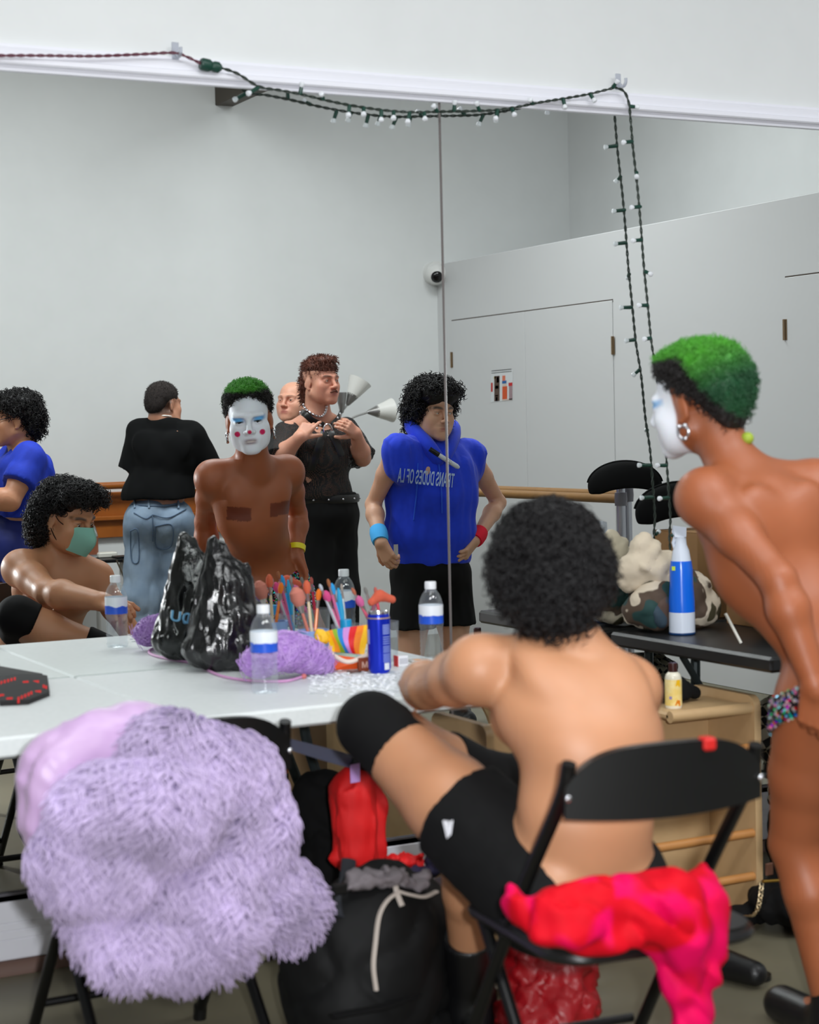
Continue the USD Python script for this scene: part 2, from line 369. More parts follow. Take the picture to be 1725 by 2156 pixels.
def sharpen(F, v, f, where, wob=None, rounds=1):
    """Splits the triangles whose corners are all in where(v) and pulls the new corners back onto the surface of F."""
    for _ in range(rounds):
        w = where(v); fm = w[f].all(1)
        sub = f[fm]; e = np.sort(np.vstack([sub[:, [0, 1]], sub[:, [1, 2]], sub[:, [2, 0]]]), 1); ue, inv = np.unique(e, axis=0, return_inverse=True)
        inv = inv.ravel(); n = len(sub); m = len(v)+inv.reshape(3, n).T; v = np.vstack([v, v[ue].mean(1)])
        f = np.vstack([f[~fm], np.stack([sub[:, 0], m[:, 0], m[:, 2]], 1), np.stack([sub[:, 1], m[:, 1], m[:, 0]], 1), np.stack([sub[:, 2], m[:, 2], m[:, 1]], 1), m])
        i = np.unique(f[-4*n:] if n else f[:0])
        if n:
            sm = v[i][::max(1, len(i)//400)]; F2 = Flesh(); F2.p = [p for p in F.p if p[-1] != 'u' or _pd(p, sm).min() < .05]
        else: F2 = F
        for _ in range(2):
            q = v[i]; d = field(F2, q); e_ = .0008
            gr = np.stack([field(F2, q+np.eye(3)[k]*e_)-d for k in range(3)], 1)/e_
            gn = np.maximum((gr*gr).sum(1), .2); v[i] = q-np.clip(d/gn, -.003, .003)[:, None]*gr
    return v, f
# ---- head in its own axes: x to the person's right-hand side of the picture plane (their own left is -x when they face +y), y forward, z up
HEAD_K = dict(eye=.85, w=1.0, jaw=1.0, nose=1.0, lips=1.0, brow=1.0)
def head(F, o, R, s=1.0, ears=True, **kw):
    k = dict(HEAD_K, **kw); R = np.asarray(R); L = lambda *p: A3(*o)+(A3(*p)*s)@R; w = k['w']
    e = lambda c, r, kk=.015, op='u', Q=None: F.ell(L(*c), A3(*r)*s, R if Q is None else Q@R, kk*s, op)
    c = lambda a, b, ra, rb, kk=.012, op='u': F.cone(L(*a), L(*b), ra*s, rb*s, kk*s, op)
    e((0, -.014, .036), (.074*w, .093, .077), .01)
    e((0, .022, -.032), (.060*w, .064, .082), .03)
    for sx in (-1, 1):
        c((sx*.055*w, -.002, -.06), (sx*.016*k['jaw'], .072, -.097), .016, .015, .03)
        e((sx*.041*w, .056, -.026), (.024, .020, .020), .035)
        e((sx*.037, .043, -.062), (.024, .024, .032), .035)
        c((sx*.012, .087, .021), (sx*.046*w, .070, .020), .0085*k['brow'], .008, .018)
    e((0, .078, -.099), (.021*k['jaw'], .017, .016), .02)
    for sx in (-1, 1):
        e((sx*.0325, .092, .000), (.019, .016, .013), .012, 's')
        e((sx*.0325, .0715, .000), (.0175, .0150, .0140), .006)                       # lids
        e((sx*.0325, .0900, -.0008), (.0130, .0100, k['eye']*.0042), .002, 's')                  # the opening
    c((0, .088, .010), (0, .1085, -.028), .0075, .0095*k['nose'], .014)
    e((0, .108, -.031), (.0105*k['nose'], .0095, .0085), .008)
    for sx in (-1, 1):
        e((sx*.0125*k['nose'], .0985, -.034), (.0085, .0105, .0075), .006)
        e((sx*.0065*k['nose'], .1035, -.0425), (.0038, .0055, .0035), .002, 's')
    e((0, .081, -.066), (.032, .016, .022), .02)
    e((0, .0935, -.0625), (.0215, .0065*k['lips'], .0048), .006)
    e((0, .0915, -.0720), (.019, .0072*k['lips'], .0058), .006)
    e((0, .1000, -.0672), (.022, .0055, .0011), .003, 's')
    if ears:
        for sx in (-1, 1):
            q = frame((sx*.92, .30, .05), (0, .15, 1.0))                                  # rows: long axis, across, out
            Q = np.array([q[0], q[1], q[2]])
            e((sx*.076*w, -.012, -.012), (.031, .0185, .0075), .008, 'u', Q)
            e((sx*.089*w, -.006, -.008), (.019, .010, .0065), .004, 's', Q)
            e((sx*.075*w, -.004, -.040), (.009, .007, .0065), .006)
    return L
def eyes(T, o, R, s, iris, look=(0, 1, 0), name='eye', white=(186, 178, 170)):
    look = A3(*look)/np.linalg.norm(look)
    for sx in (-1, 1):
        c = A3(*o)+(A3(sx*.0325, .0705, -.0003)*s)@np.asarray(R); v, f = ball((0, 0, 0), 1.0, 4)
        d = np.arccos(np.clip(v@look, -1, 1)); col = np.tile(lin(white), (len(v), 1))
        col[d < .46] = lin(iris); col[d < .22] = lin((12, 10, 10))
        T.part(name, (c+(v*.0142*s)@np.asarray(R), f), mat('eyeball', vcol=True, rough=.15), True, paint=col)
def axes(fwd, up=(0, 0, 1), roll=0.0):
    """Rows: right, forward, up for something that faces fwd; right is forward x up."""
    f = A3(*fwd)/np.linalg.norm(fwd); u = A3(*up); u = u-f*(u@f); u /= np.linalg.norm(u); r = np.cross(f, u)
    c, s = math.cos(roll), math.sin(roll)
    return np.array([c*r+s*u, f, -s*r+c*u])
def face_axes(yaw, pitch=0.0, roll=0.0):
    """yaw 0 faces +y (the mirror), positive turns towards -x; pitch > 0 looks up."""
    y, p = math.radians(yaw), math.radians(pitch)
    return axes((-math.sin(y)*math.cos(p), math.cos(y)*math.cos(p), math.sin(p)), (0, 0, 1), math.radians(roll))
def hand(F, w, d, n, side, curl=(.5, .5, .5, .5), s=1.0, spread=1.0, thumb=.5, k=.0035):
    """A hand from the wrist w towards d, palm facing n; side = +-1 puts the thumb at +-(d x n)."""
    w, d, n = A3(*w), A3(*d)/np.linalg.norm(d), A3(*n); n = n-d*(n@d); n /= np.linalg.norm(n); l = np.cross(d, n)*side
    offs = (.030, .0105, -.0095, -.028); lens = (.068, .076, .070, .054)
    for i in range(4):
        kn = w+(d*(.088-.006*abs(i-1))+l*offs[i]*.92)*s
        F.cone(w+(l*offs[i]*.55+d*.012)*s, kn, .0165*s, .0108*s, .012*s)
        p, a, dd = kn, 0.0, d+l*offs[i]*2.2*spread
        dd /= np.linalg.norm(dd); c = curl[i]
        for j, (fr, r1, r2) in enumerate(((.46, .0096, .0088), (.31, .0088, .0080), (.23, .0080, .0068))):
            a += c*(.9 if j == 0 else 1.15)
            q = p+(dd*math.cos(a)+n*math.sin(a))*lens[i]*fr*s
            F.cone(p, q, r1*s, r2*s, k*s); p = q
    t0 = w+(d*.022+l*.020+n*.006)*s; t1 = w+(d*.052+l*(.040+.010*thumb)+n*.016)*s
    td = d*(.75-.3*thumb)+l*(.25+.3*thumb)+n*.35; td /= np.linalg.norm(td); t2 = t1+td*.033*s
    t3 = t2+(td+n*.25-l*.2)/np.linalg.norm(td+n*.25-l*.2)*.026*s
    F.cone(t0, t1, .0155*s, .0125*s, .01*s); F.cone(t1, t2, .0115*s, .0100*s, k*s); F.cone(t2, t3, .0100*s, .0080*s, k*s)
def arm(F, sh, el, wr, r=1.0, k=.025):
    sh, el, wr = A3(*sh), A3(*el), A3(*wr); m = sh+(el-sh)*.45; g = el+(wr-el)*.28
    F.cone(sh, m, .054*r, .047*r, k); F.cone(m, el, .046*r, .037*r, .02); F.cone(el, g, .038*r, .043*r, .015); F.cone(g, wr, .042*r, .0265*r, .02)
    F.cone(wr, wr+(wr-el)/np.linalg.norm(wr-el)*.012, .0265*r, .025*r, .01)
def leg(F, hp, kn, an, r=1.0, toe=None, k=.03, back=None, foot=True):
    hp, kn, an = A3(*hp), A3(*kn), A3(*an); m = hp+(kn-hp)*.5
    F.cone(hp, m, .088*r, .075*r, k); F.cone(m, kn, .075*r, .054*r, .02)
    ax = (an-kn)/np.linalg.norm(an-kn); b = A3(0, -1, 0) if back is None else A3(*back); b = b-ax*(b@ax); b /= np.linalg.norm(b)+1e-9
    c = kn+(an-kn)*.3+b*.016*r; F.cone(kn, c, .052*r, .055*r, .02); F.cone(c, an, .054*r, .035*r, .02); F.cone(kn, an, .045*r, .032*r, .02)
    if foot and toe is not None:
        t = A3(*toe); F.cone(an, an+A3(0, 0, -.03)-(t-an)*.15, .034*r, .034*r, .02); F.cone(an+A3(0, 0, -.02), t, .034*r, .026*r, .02)
def torso(F, pel, wst, rib, sL, sR, nk, hd, w=1.0, d=1.0, up_fwd=None, glute=True, neck=.056):
    """pel, wst, rib: the spine; sL, sR: shoulder joints; nk: base of the neck; hd: where it enters the head."""
    pel, wst, rib, sL, sR, nk, hd = map(lambda p: A3(*p), (pel, wst, rib, sL, sR, nk, hd)); x = (sR-sL)/np.linalg.norm(sR-sL); sm = (sL+sR)/2
    def fr(z): z = z/np.linalg.norm(z); y = np.cross(z, x); y /= np.linalg.norm(y); return np.array([np.cross(y, z), y, z])
    R0, R1, R2 = fr(wst-pel), fr(rib-wst), fr(sm-rib)
    F.ell(pel, (.162*w, .112*d, .115), R0, .03)
    F.ell(wst, (.134*w, .096*d, .13), R1, .05)
    F.ell(rib, (.152*w, .110*d, .155), R2, .05)
    F.ell(sm+R2[2]*-.055, (.160*w, .095*d, .10), R2, .04)
    for s_, q in ((-1, sL), (1, sR)):
        F.cone(q, q, .060, .060, .03)
        F.cone(nk, q+R2[2]*.008, .046, .045, .04)
        F.ell(rib+(sm-rib)*.55+x*s_*.075*w+R2[1]*.070*d, (.062*w, .035, .055), R2, .03)          # chest
        F.ell(rib+(sm-rib)*.55+x*s_*.075*w-R2[1]*.075*d, (.055*w, .028, .075), R2, .03)          # shoulder blade
        if glute: F.ell(pel+x*s_*.075*w-R0[1]*.062*d-R0[2]*.03, (.082*w, .075, .085), R0, .03)
    F.cone(nk-R2[2]*.02, hd, neck*1.08, neck, .03)
    F.cone(rib, sm, .07, .05, .03)
    return R0, R1, R2
CAMV = CAM*A3(1, -1, 1)
def decal(m, F, d=None, off=.0015, eye=None):
    """Slides the corners of a mesh along d (default: away from the mirror image's eye) until they lie off above the surface of F; a flat mesh keeps its thickness."""
    v, f = vf(m); v = v.copy()
    d = v-(CAMV if eye is None else eye) if d is None else np.tile(A3(*d), (len(v), 1)); d = d/np.linalg.norm(d, axis=1, keepdims=True)
    h = -(v@d.mean(0)); lift = h-h.min() if len(f) else np.zeros(len(v)); lift = np.minimum(lift, .05)
    for _ in range(60): v += d*(np.clip(field(F, v)-off, -.05, .05)*.8)[:, None]
    return v-d*lift[:, None], f
def person(label, base, F, h, paint, heads=(), hands=(), mat_=None, wob=None, rounds=1):
    """The body mesh of F with finer skin round the head (o, R, s) and the hands (points)."""
    T = Thing('person', label, 'person', at=base)
    v, f = skin(F, h, wob)
    def near(q):
        m = np.zeros(len(q), bool)
        for o, R, s in heads: l = loc(q, o, R, s); m |= (l[:, 1] > .0) & (np.abs(l[:, 2]) < .125) & (np.abs(l[:, 0]) < .1) & (l[:, 1] < .14)
        for c in hands: m |= np.linalg.norm(q-A3(*c), axis=1) < .12
        return m
    if heads or hands: v, f = sharpen(F, v, f, near, rounds=rounds)
    T.part('body', (v, f), mat_ or skin_mat, paint=np.clip(paint(v), 0, 1)); T.F = F
    return T
def ridge(q, sc, sd): return (1-np.abs(2*meshkit.noise(q*A3(*sc), sd)-1))**3
def cloth(T, name, G, material, h=.007, fold=None, label=None, paint=None, extra=None):
    """A garment meshed from G; fold = (amplitude, scale xyz, seed)."""
    wob = None
    if fold:
        amp, sc, sd = fold; sc = np.asarray(sc, float)
        wob = lambda q: amp*2*(meshkit.fbm(q*sc, 3, sd)-.5)+amp*.5*ridge(q, sc*1.2, sd+3)
    v, f = skin(G, h, wob)
    T.last = T.part(name, (v, f), material, True, label=label, paint=None if paint is None else paint(v))
    return v, f
def locks(T, v, f, n, seed, length, rad, width, material, keep=None, paint=None, **kw):
    rng = np.random.default_rng(seed); p, nn = on_surface(v, f, n, rng, keep); q, c = curls(p, nn, rng, length, rad, **kw)
    m = c[0]; w = np.tile(width*np.r_[np.ones(m-3), .8, .55, .25], len(c))
    par = [k for k in _used if k.startswith(T.path+'/hair') and k.count('/') == T.path.count('/')+1]
    return T.strands('curls', q, c, w, material, parent=par[0] if par else None, paint=None if paint is None else paint(q))
def tint(v, base, var=.06, seed=3, sc=18.0):
    n = meshkit.fbm(v*sc, 3, seed)-.5
    return np.clip(lin(base)[None]*(1+2*var*n[:, None]), 0, 1)
def blend(col, mask, rgb):
    m = np.clip(mask, 0, 1)[:, None]; return col*(1-m)+lin(rgb)*m
sstep = lambda a, b, x: (lambda t: t*t*(3-2*t))(np.clip((x-a)/(b-a), 0, 1))
def loc(v, o, R, s=1.0): return (v-A3(*o))@np.asarray(R).T/s
def face_paint(q, col, lip=(150, 84, 76), brow=(40, 28, 22), browr=.0058, browtilt=.15, blush=None):
    """q: head coordinates."""
    front = q[:, 1] > .05
    if lip is not None:
        l = np.exp(-((q[:, 0]/.021)**4+((q[:, 2]+.0675-.0012*np.cos(q[:, 0]*150))/.0105)**4))*(q[:, 1] > .085); col = blend(col, l*.85, lip)
    if brow is not None:
        ax = np.abs(q[:, 0]); zc = .0205+.004*np.sin((ax-.012)/.04*PI*.9)+0*ax
        b = np.exp(-(((ax-.034)/.022)**6+((q[:, 2]-zc)/browr)**4))*front; col = blend(col, b*.92, brow)
    if blush is not None:
        for sx in (-1, 1): col = blend(col, .45*np.exp(-(((q[:, 0]-sx*.043)/.022)**2+((q[:, 2]+.034)/.02)**2))*front, blush)
    lash = np.zeros(len(q))
    for sx in (-1, 1): lash = np.maximum(lash, np.exp(-(((q[:, 0]-sx*.0325)/.015)**6+((q[:, 2]-.0055)/.0018)**2))*front)
    return blend(col, lash*.8, (30, 20, 18))
skin_mat = mat('skin', vcol=True, rough=.46, subsurface_weight=.12, subsurface_scale=.01, specular_ior_level=.45, bump=(420, .22, .0008))
# ---- curly hair: a cap of curled locks over a dark base
def on_surface(v, f, n, rng, keep=None):
    a, b, c = v[f[:, 0]], v[f[:, 1]], v[f[:, 2]]; cr = np.cross(b-a, c-a); ar = np.linalg.norm(cr, axis=1)
    if keep is not None: ar = ar*keep((a+b+c)/3)
    i = rng.choice(len(f), n, p=ar/ar.sum()); u, w = rng.random(n), rng.random(n); m = u+w > 1; u[m], w[m] = 1-u[m], 1-w[m]
    p = a[i]+u[:, None]*(b-a)[i]+w[:, None]*(c-a)[i]; nn = cr[i]/(np.linalg.norm(cr[i], axis=1, keepdims=True)+1e-12)
    return p, nn
def curls(p, n, rng, length=.03, rad=.006, turns=1.6, m=12, droop=.3, jitter=.5, spread=None):
    """Helical locks that grow from p along n."""
    N = len(p); t = np.linspace(0, 1, m); d = n+rng.normal(0, jitter, n.shape); d /= np.linalg.norm(d, axis=1, keepdims=True)
    L = length*(.6+.8*rng.random(N)); x = np.cross(d, rng.normal(0, 1, n.shape)); x /= np.linalg.norm(x, axis=1, keepdims=True); y = np.cross(d, x)
    ph = rng.random(N)*2*PI; tw = turns*(.7+.6*rng.random(N))*rng.choice([-1, 1], N); r = rad*(.6+.8*rng.random(N))
    a = ph[:, None]+2*PI*tw[:, None]*t; env = np.minimum(1, t*4)
    q = p[:, None]+d[:, None]*(L[:, None]*t)[..., None]+x[:, None]*(r[:, None]*np.cos(a)*env)[..., None]+y[:, None]*(r[:, None]*np.sin(a)*env)[..., None]
    q[..., 2] -= droop*L[:, None]*t**2
    return q.reshape(-1, 3), np.full(N, m)
silver = mat('silver', (215, 215, 220), .18, 1.0)
black_knit = mat('black_knit', (6, 6, 7), .85, noise=(40, (9, 9, 10)), bump=(300, .25, .001), specular_ior_level=.25)
# ------------------------------------------------------------------ the seated person, back to the camera and face in the mirror
black_knit = mat('black_knit', (14, 14, 16), .75, noise=(40, (20, 20, 22)), bump=(300, .25, .001))
hair_black = mat('black_hair', (13, 10, 12), .5, specular_ior_level=.35)
def knee_sleeve(T, name, a, b, c, r, mtl, t0=.62, t1=.25, wide=1.0, label=None):
    """A tube of knit over a bent knee: a hip end, b knee, c ankle end."""
    a, b, c = A3(*a), A3(*b), A3(*c); p0 = a+(b-a)*t0; p1 = b+(c-b)*t1; G = Flesh()
    u = (b-a)/np.linalg.norm(b-a); w = (c-b)/np.linalg.norm(c-b)
    G.cone(p0-u*.03, b, r*1.18, r*1.02, .01); G.cone(b, p1+w*.03, r*1.02, r*.98, .02); G.cut(p0, -u); G.cut(p1, w)
    return cloth(T, name, G, mtl, .005, label=label)
def seated():
    F = Flesh(); base = (1.77, -1.68, .45)
    pel, wst, rib = A3(1.765, -1.70, .525), A3(1.765, -1.735, .655), A3(1.79, -1.70, .80)
    sL, sR = A3(1.640, -1.575, .905), A3(1.925, -1.645, .850); nk = A3(1.803, -1.625, .945)
    ho = A3(1.808, -1.56, 1.075); R = face_axes(-30, -18, 0); hs = .98; L = lambda *p: ho+(A3(*p)*hs)@R
    torso(F, pel, wst, rib, sL, sR, nk, L(0, -.02, -.06), .96, .98, neck=.054)
    eL, wL = A3(1.660, -1.335, .842), A3(1.765, -1.085, .822); eR, wR = A3(2.03, -1.53, .625), A3(1.95, -1.34, .57)
    arm(F, sL, eL, wL, 1.12); arm(F, sR, eR, wR, .96)
    hand(F, wL, (.30, .82, -.12), (.3, -.2, -.8), -1, (.5, .6, .65, .7), .95)
    hand(F, wR, (-.3, .8, .1), (-.2, 0, -.9), 1, (.5, .6, .6, .6), .95)
    hL, hR = A3(1.690, -1.665, .525), A3(1.85, -1.69, .51); kL, kR = A3(1.548, -1.30, .772), A3(1.775, -1.255, .50)
    aL, aR = A3(1.885, -1.19, .618), A3(1.880, -1.085, .13)
    leg(F, hL, kL, aL, 1.16, (2.02, -1.12, .61), back=(.2, -.3, -.9)); leg(F, hR, kR, aR, .98, (1.915, -.93, .05), back=(0, -1, 0))
    head(F, ho, R, hs)
    def paint(v):
        q = loc(v, ho, R, hs); c = tint(v, (186, 132, 97), .10, 5, 14)
        c = face_paint(q, c, lip=(170, 95, 85), brow=(25, 18, 16), browr=.0055)
        return c
    T = person('person seated with bare back to the camera on the black folding chair, curly black hair', base, F, .0055, paint, [(ho, R, hs)], [A3(1.80, -1.0, .81)])
    eyes(T, ho, R, hs, (50, 34, 24), (.1, .9, -.35))
    # curly hair
    H = Flesh(); e = lambda c, r, k=.03: H.ell(L(*c), A3(*r)*hs, R, k)
    e((0, -.03, .045), (.084, .093, .076), 0); e((0, .043, .096), (.076, .043, .030)); e((0, -.08, -.02), (.080, .052, .070)); e((.0, -.086, -.07), (.068, .040, .050)); e((0, -.078, -.10), (.050, .030, .035))
    for sx in (-1, 1): e((sx*.068, -.055, -.01), (.035, .045, .06)); e((sx*.05, .045, .078), (.036, .035, .026))
    H.ell(L(-.088, .015, -.02), A3(.03, .03, .05), R, .01, 's'); H.ell(L(.088, .015, -.02), A3(.03, .03, .05), R, .01, 's')
    v, f = skin(H, .007, lambda q: -.016*(meshkit.fbm(q*48, 2, 4)-.5)-.008*(meshkit.noise(q*110, 9)-.5))
    T.part('hair', (v, f), hair_black, True)
    locks(T, v, f, 4000, 11, .026, .0075, .0025, hair_black, keep=lambda p: (lambda q: ((q[:, 1] < .035) | (q[:, 2] > .075))*((q[:, 1] < -.02) | (q[:, 2] > .03))+.004)(loc(p, ho, R, hs)), turns=1.8, m=12, droop=.2, jitter=.45)
    # green face mask with its straps
    m = [(0, .112, .004), (0, .152, -.046), (0, .112, -.114), (.060, .052, -.008), (.068, .036, -.05), (.052, .048, -.100), (-.060, .052, -.008), (-.068, .036, -.05), (-.052, .048, -.100)]
    mv = np.array([L(*p) for p in m]); mf = np.array([[0, 1, 3], [3, 1, 4], [4, 1, 5], [5, 1, 2], [0, 6, 1], [6, 7, 1], [7, 8, 1], [8, 2, 1]])
    for _ in range(3): mv, mf = trimesh.remesh.subdivide(mv, mf)
    tm_ = trimesh.Trimesh(mv, mf, process=True); trimesh.smoothing.filter_laplacian(tm_, .5, 4, volume_constraint=False); mv, mf = np.array(tm_.vertices), np.array(tm_.faces)
    n = meshkit.arrays((mv, mf), True)[2]; ctr = L(0, .05, -.05); mv = mv+n*(np.sign((n*(mv-ctr)).sum(1)).mean())*.004
    FM = T.part('face_mask', cat((mv, mf), (mv-n*.0015, mf[:, ::-1])), mat('mask_green', (128, 184, 168), .8, bump=(250, .3, .001)), 25, label='pale green folded face mask')
    T.part('mask_fold', tube(smooth_path([L(0, .113, -.004), L(0, .132, -.030), L(0, .138, -.050), L(0, .122, -.085), L(0, .108, -.108)], 6), .0014, 6), mat('mask_seam', (84, 134, 120), .8), parent=FM)
    for sx in (-1, 1):
        for a, b in (((.062, .046, -.012), (.074, .006, .012)), ((.056, .044, -.088), (.078, -.002, -.034))):
            T.part('mask_strap', tube(smooth_path([L(sx*a[0], a[1], a[2]), L(sx*(a[0]+b[0])/2*1.1, (a[1]+b[1])/2, (a[2]+b[2])/2), L(sx*b[0], b[1], b[2])], 5), .0017, 6), black_knit, parent=FM)
    # shorts, knee pad, socks, boot
    G = Flesh(); R0 = torso(Flesh(), pel, wst, rib, sL, sR, nk, ho)[0]
    G.ell(pel-A3(0, 0, .012), (.166, .120, .105), R0, .03)
    for s_ in (-1, 1): G.ell(pel+R0[0]*s_*.075-R0[1]*.062-R0[2]*.03, (.088, .080, .090), R0, .03)
    tL, tR = hL+(kL-hL)*.43, hR+(kR-hR)*.55
    G.cut(pel+A3(0, .0, .068), A3(0, -.12, 1))
    G.tubeleg(hL, tL, .114, .104, .04); G.tubeleg(hR, tR, .100, .088, .04)
    uL, uR = (kL-hL)/np.linalg.norm(kL-hL), (kR-hR)/np.linalg.norm(kR-hR)
    cloth(T, 'shorts', G, black_knit, .006, (.003, (25, 25, 25), 3), label='black fitted shorts with a white emblem at the hem'); SH = T.last
    o = P(942, 1745, -2.2)
    st = [[(-.010, .018), (-.004, .019), (.003, -.018), (-.001, -.021)], [(-.003, .017), (.003, .018), (.0065, -.006), (.0035, -.016)], [(.006, .017), (.013, .019), (.0085, -.012), (.0045, -.017)]]
    T.part('emblem', decal(cat([prism(np.array(s)*.66, .0008, o, CR, CU) for s in st]), G, None, .0022, eye=CAM), mat('white_print', (228, 228, 235), .6), parent=SH)
    knee_sleeve(T, 'knee_pad', hL, kL, aL, .064, black_knit, .80, .16, label='black knit knee pad')
    def sock(name, a, b, t0, r0, r1, mtl=black_knit):
        G = Flesh(); p = a+(b-a)*t0; u = (b-a)/np.linalg.norm(b-a); G.cone(p-u*.03, b+u*.02, r0, r1, .02); G.cut(p, -u); return G
    G = sock('sock', kL, aL, .60, .058, .044); t = A3(2.02, -1.12, .61); G.cone(aL, t, .044, .034, .03); cloth(T, 'sock', G, black_knit, .006)
    G = sock('boot', kR, aR, .62, .058, .054); G.cone(aR+A3(0, 0, -.05), A3(1.915, -.93, .045), .052, .042, .03); G.cone(aR+A3(0, 0, -.06), aR+A3(-.01, -.03, -.08), .045, .04, .02); G.cut((0, 0, .004), (0, 0, -1))
    cloth(T, 'boot', G, mat('black_leather', (16, 16, 18), .4), .006, label='black ankle boot')
    return T
seated()
# ------------------------------------------------------------------ the standing performer with the white painted face, leaning to the mirror
def sequins(T, v, f, n, seed):
    """Little discs lying on the cloth, each with its own hue."""
    rng = np.random.default_rng(seed); p, nn = on_surface(v, f, n, rng); V_, F_, C_ = [], [], []
    import colorsys
    a = np.linspace(0, 2*PI, 6, endpoint=False); ring = np.stack([np.cos(a), np.sin(a)], 1)*.0038
    for i in range(n):
        t = nn[i]+rng.normal(0, .35, 3); R = frame(t); V_.append(p[i]+nn[i]*.0012+ring[:, :1]*R[0]+ring[:, 1:]*R[1])
        F_.append(np.array([[0, 1, 2], [0, 2, 3], [0, 3, 4], [0, 4, 5]])+6*i)
        c = np.array(colorsys.hsv_to_rgb(rng.choice([.0, .05, .33, .4, .5, .55, .6, .62, .75, .9])+rng.normal(0, .03), rng.choice([.15, .5, .95]), rng.uniform(.75, 1))); C_.append(np.tile(lin(c*255), (6, 1)))
    return (np.vstack(V_), np.vstack(F_)), np.vstack(C_)
def performer():
    F = Flesh(); base = (2.55, -1.47, 0)
    pel, wst, rib = A3(2.535, -1.56, .815), A3(2.485, -1.50, .955), A3(2.435, -1.425, 1.08)
    sL, sR = A3(2.285, -1.415, 1.195), A3(2.575, -1.425, 1.205); nk = A3(2.420, -1.365, 1.24)
    ho = A3(2.368, -1.268, 1.402); R = face_axes(23, -9, 4.5); hs = .97; L = lambda *p: ho+(A3(*p)*hs)@R
    torso(F, pel, wst, rib, sL, sR, nk, L(0, -.035, -.055), .90, .92, neck=.054)
    eL, wL = A3(2.325, -1.60, 1.035), A3(2.362, -1.665, .825); eR, wR = V(626, 1082, -1.57), V(624, 1168, -1.50)
    arm(F, sL, eL, wL, .98); arm(F, sR, eR, wR, .95)
    hand(F, wL, (.05, .10, -.9), (.75, .55, 0), 1, (.6, .7, .8, .9), .95); hand(F, wR, (.10, .35, -.93), (-.85, .3, 0), -1, (.2, .3, .3, .3), .95)
    hL, hR = A3(2.465, -1.545, .765), A3(2.620, -1.545, .77); kL, kR = A3(2.50, -1.43, .44), A3(2.70, -1.43, .44); aL, aR = A3(2.555, -1.48, .085), A3(2.74, -1.50, .085)
    leg(F, hL, kL, aL, 1.0, (2.565, -1.30, .04)); leg(F, hR, kR, aR, 1.0, (2.76, -1.32, .04))
    head(F, ho, R, hs, jaw=1.1, lips=1.15, nose=1.12, eye=.62)
    def paint(v):
        q = loc(v, ho, R, hs); c = tint(v, (158, 90, 56), .12, 8, 12); x, y, z = q.T
        c = blend(c, np.exp(-(np.linalg.norm(v-(nk+A3(0, 0, .0)), axis=1)/.10)**2)*.25, (120, 68, 44))
        r = (rib*.45+(sL+sR)/2*.55)
        for p_, rot in ((V(503, 1082, -1.36), .1), (V(592, 1070, -1.36), -.1)):                 # two strips of brown tape on the chest
            w = v-p_; c = blend(c, (np.abs(w@A3(.94, .33, 0)) < .042)*(np.abs(w[:, 2]+rot*(w@A3(.94, .33, 0))) < .024)*(np.linalg.norm(w, axis=1) < .12)*.9, (104, 44, 26))
        lips = np.exp(-((x/.022)**4+((z+.0675)/.010)**4))*(y > .08)
        edge = np.maximum(0, np.abs(x)-.045)
        mask = sstep(.010, .018, y-.0*edge)*sstep(-.122, -.114, z)*sstep(.098, .090, z+.35*np.maximum(0, np.abs(x)-.03)**1.0)*(y < .2)*(np.abs(x) < .085)
        mask *= sstep(-.02, .0, y-(-.35*(z+.06)))*1.0
        c = blend(c, mask, (236, 238, 246))
        c = blend(c, lips*.85*mask, (128, 92, 98)); c = blend(c, np.exp(-((x/.014)**4+((z+.0675)/.0032)**4))*(y > .08)*.9, (215, 205, 200))
        for sx in (-1, 1):
            b = np.exp(-((((x*sx)-.038)/.022)**4+((z-.0085-.06*(x*sx-.03))/.0085)**4))*(y > .04)
            c = blend(c, b*.95, (62, 160, 222)); c = blend(c, np.exp(-((((x*sx)-.0325)/.014)**6+((z-.001)/.0034)**4))*(y > .04), (24, 20, 24))
            c = blend(c, sstep(.0115, .0085, np.hypot(x*sx-.044, (z+.040)))*(y > .02), (214, 14, 92))
        c = blend(c, sstep(.0085, .0062, np.hypot(x, z+.031))*(y > .09), (214, 20, 80))
        fr = np.exp(-((np.linalg.norm(v-wR, axis=1)-.20)/.02)**2)*.0
        return blend(c, fr, (60, 40, 36))
    T = person('bare-chested person with white painted face and green-topped hair leaning to the mirror', base, F, .0055, paint, [(ho, R, hs)], [wL+A3(.0, 0, -.07), wR+A3(0, .02, -.08)], rounds=1)
    eyes(T, ho, R, hs, (40, 26, 20), (0, 1, -.05))
    # hair: black fade below, green curls on top and behind
    H = Flesh(); e = lambda c, r, k=.03, op='u': H.ell(L(*c), A3(*r)*hs, R, k, op)
    e((0, -.018, .040), (.0765, .0945, .0815), 0); e((0, -.035, .070), (.070, .090, .056)); e((0, -.083, .025), (.070, .066, .078)); e((0, .030, .085), (.060, .034, .026)); e((0, -.085, -.045), (.052, .030, .045))
    H.cut(L(0, .044, .074), R[1]*.75-R[2]*.66, .008)
    for sx in (-1, 1): e((sx*.085, .035, -.02), (.05, .036, .075), .012, 's'); e((sx*.085, -.02, -.045), (.05, .040, .055), .01, 's')
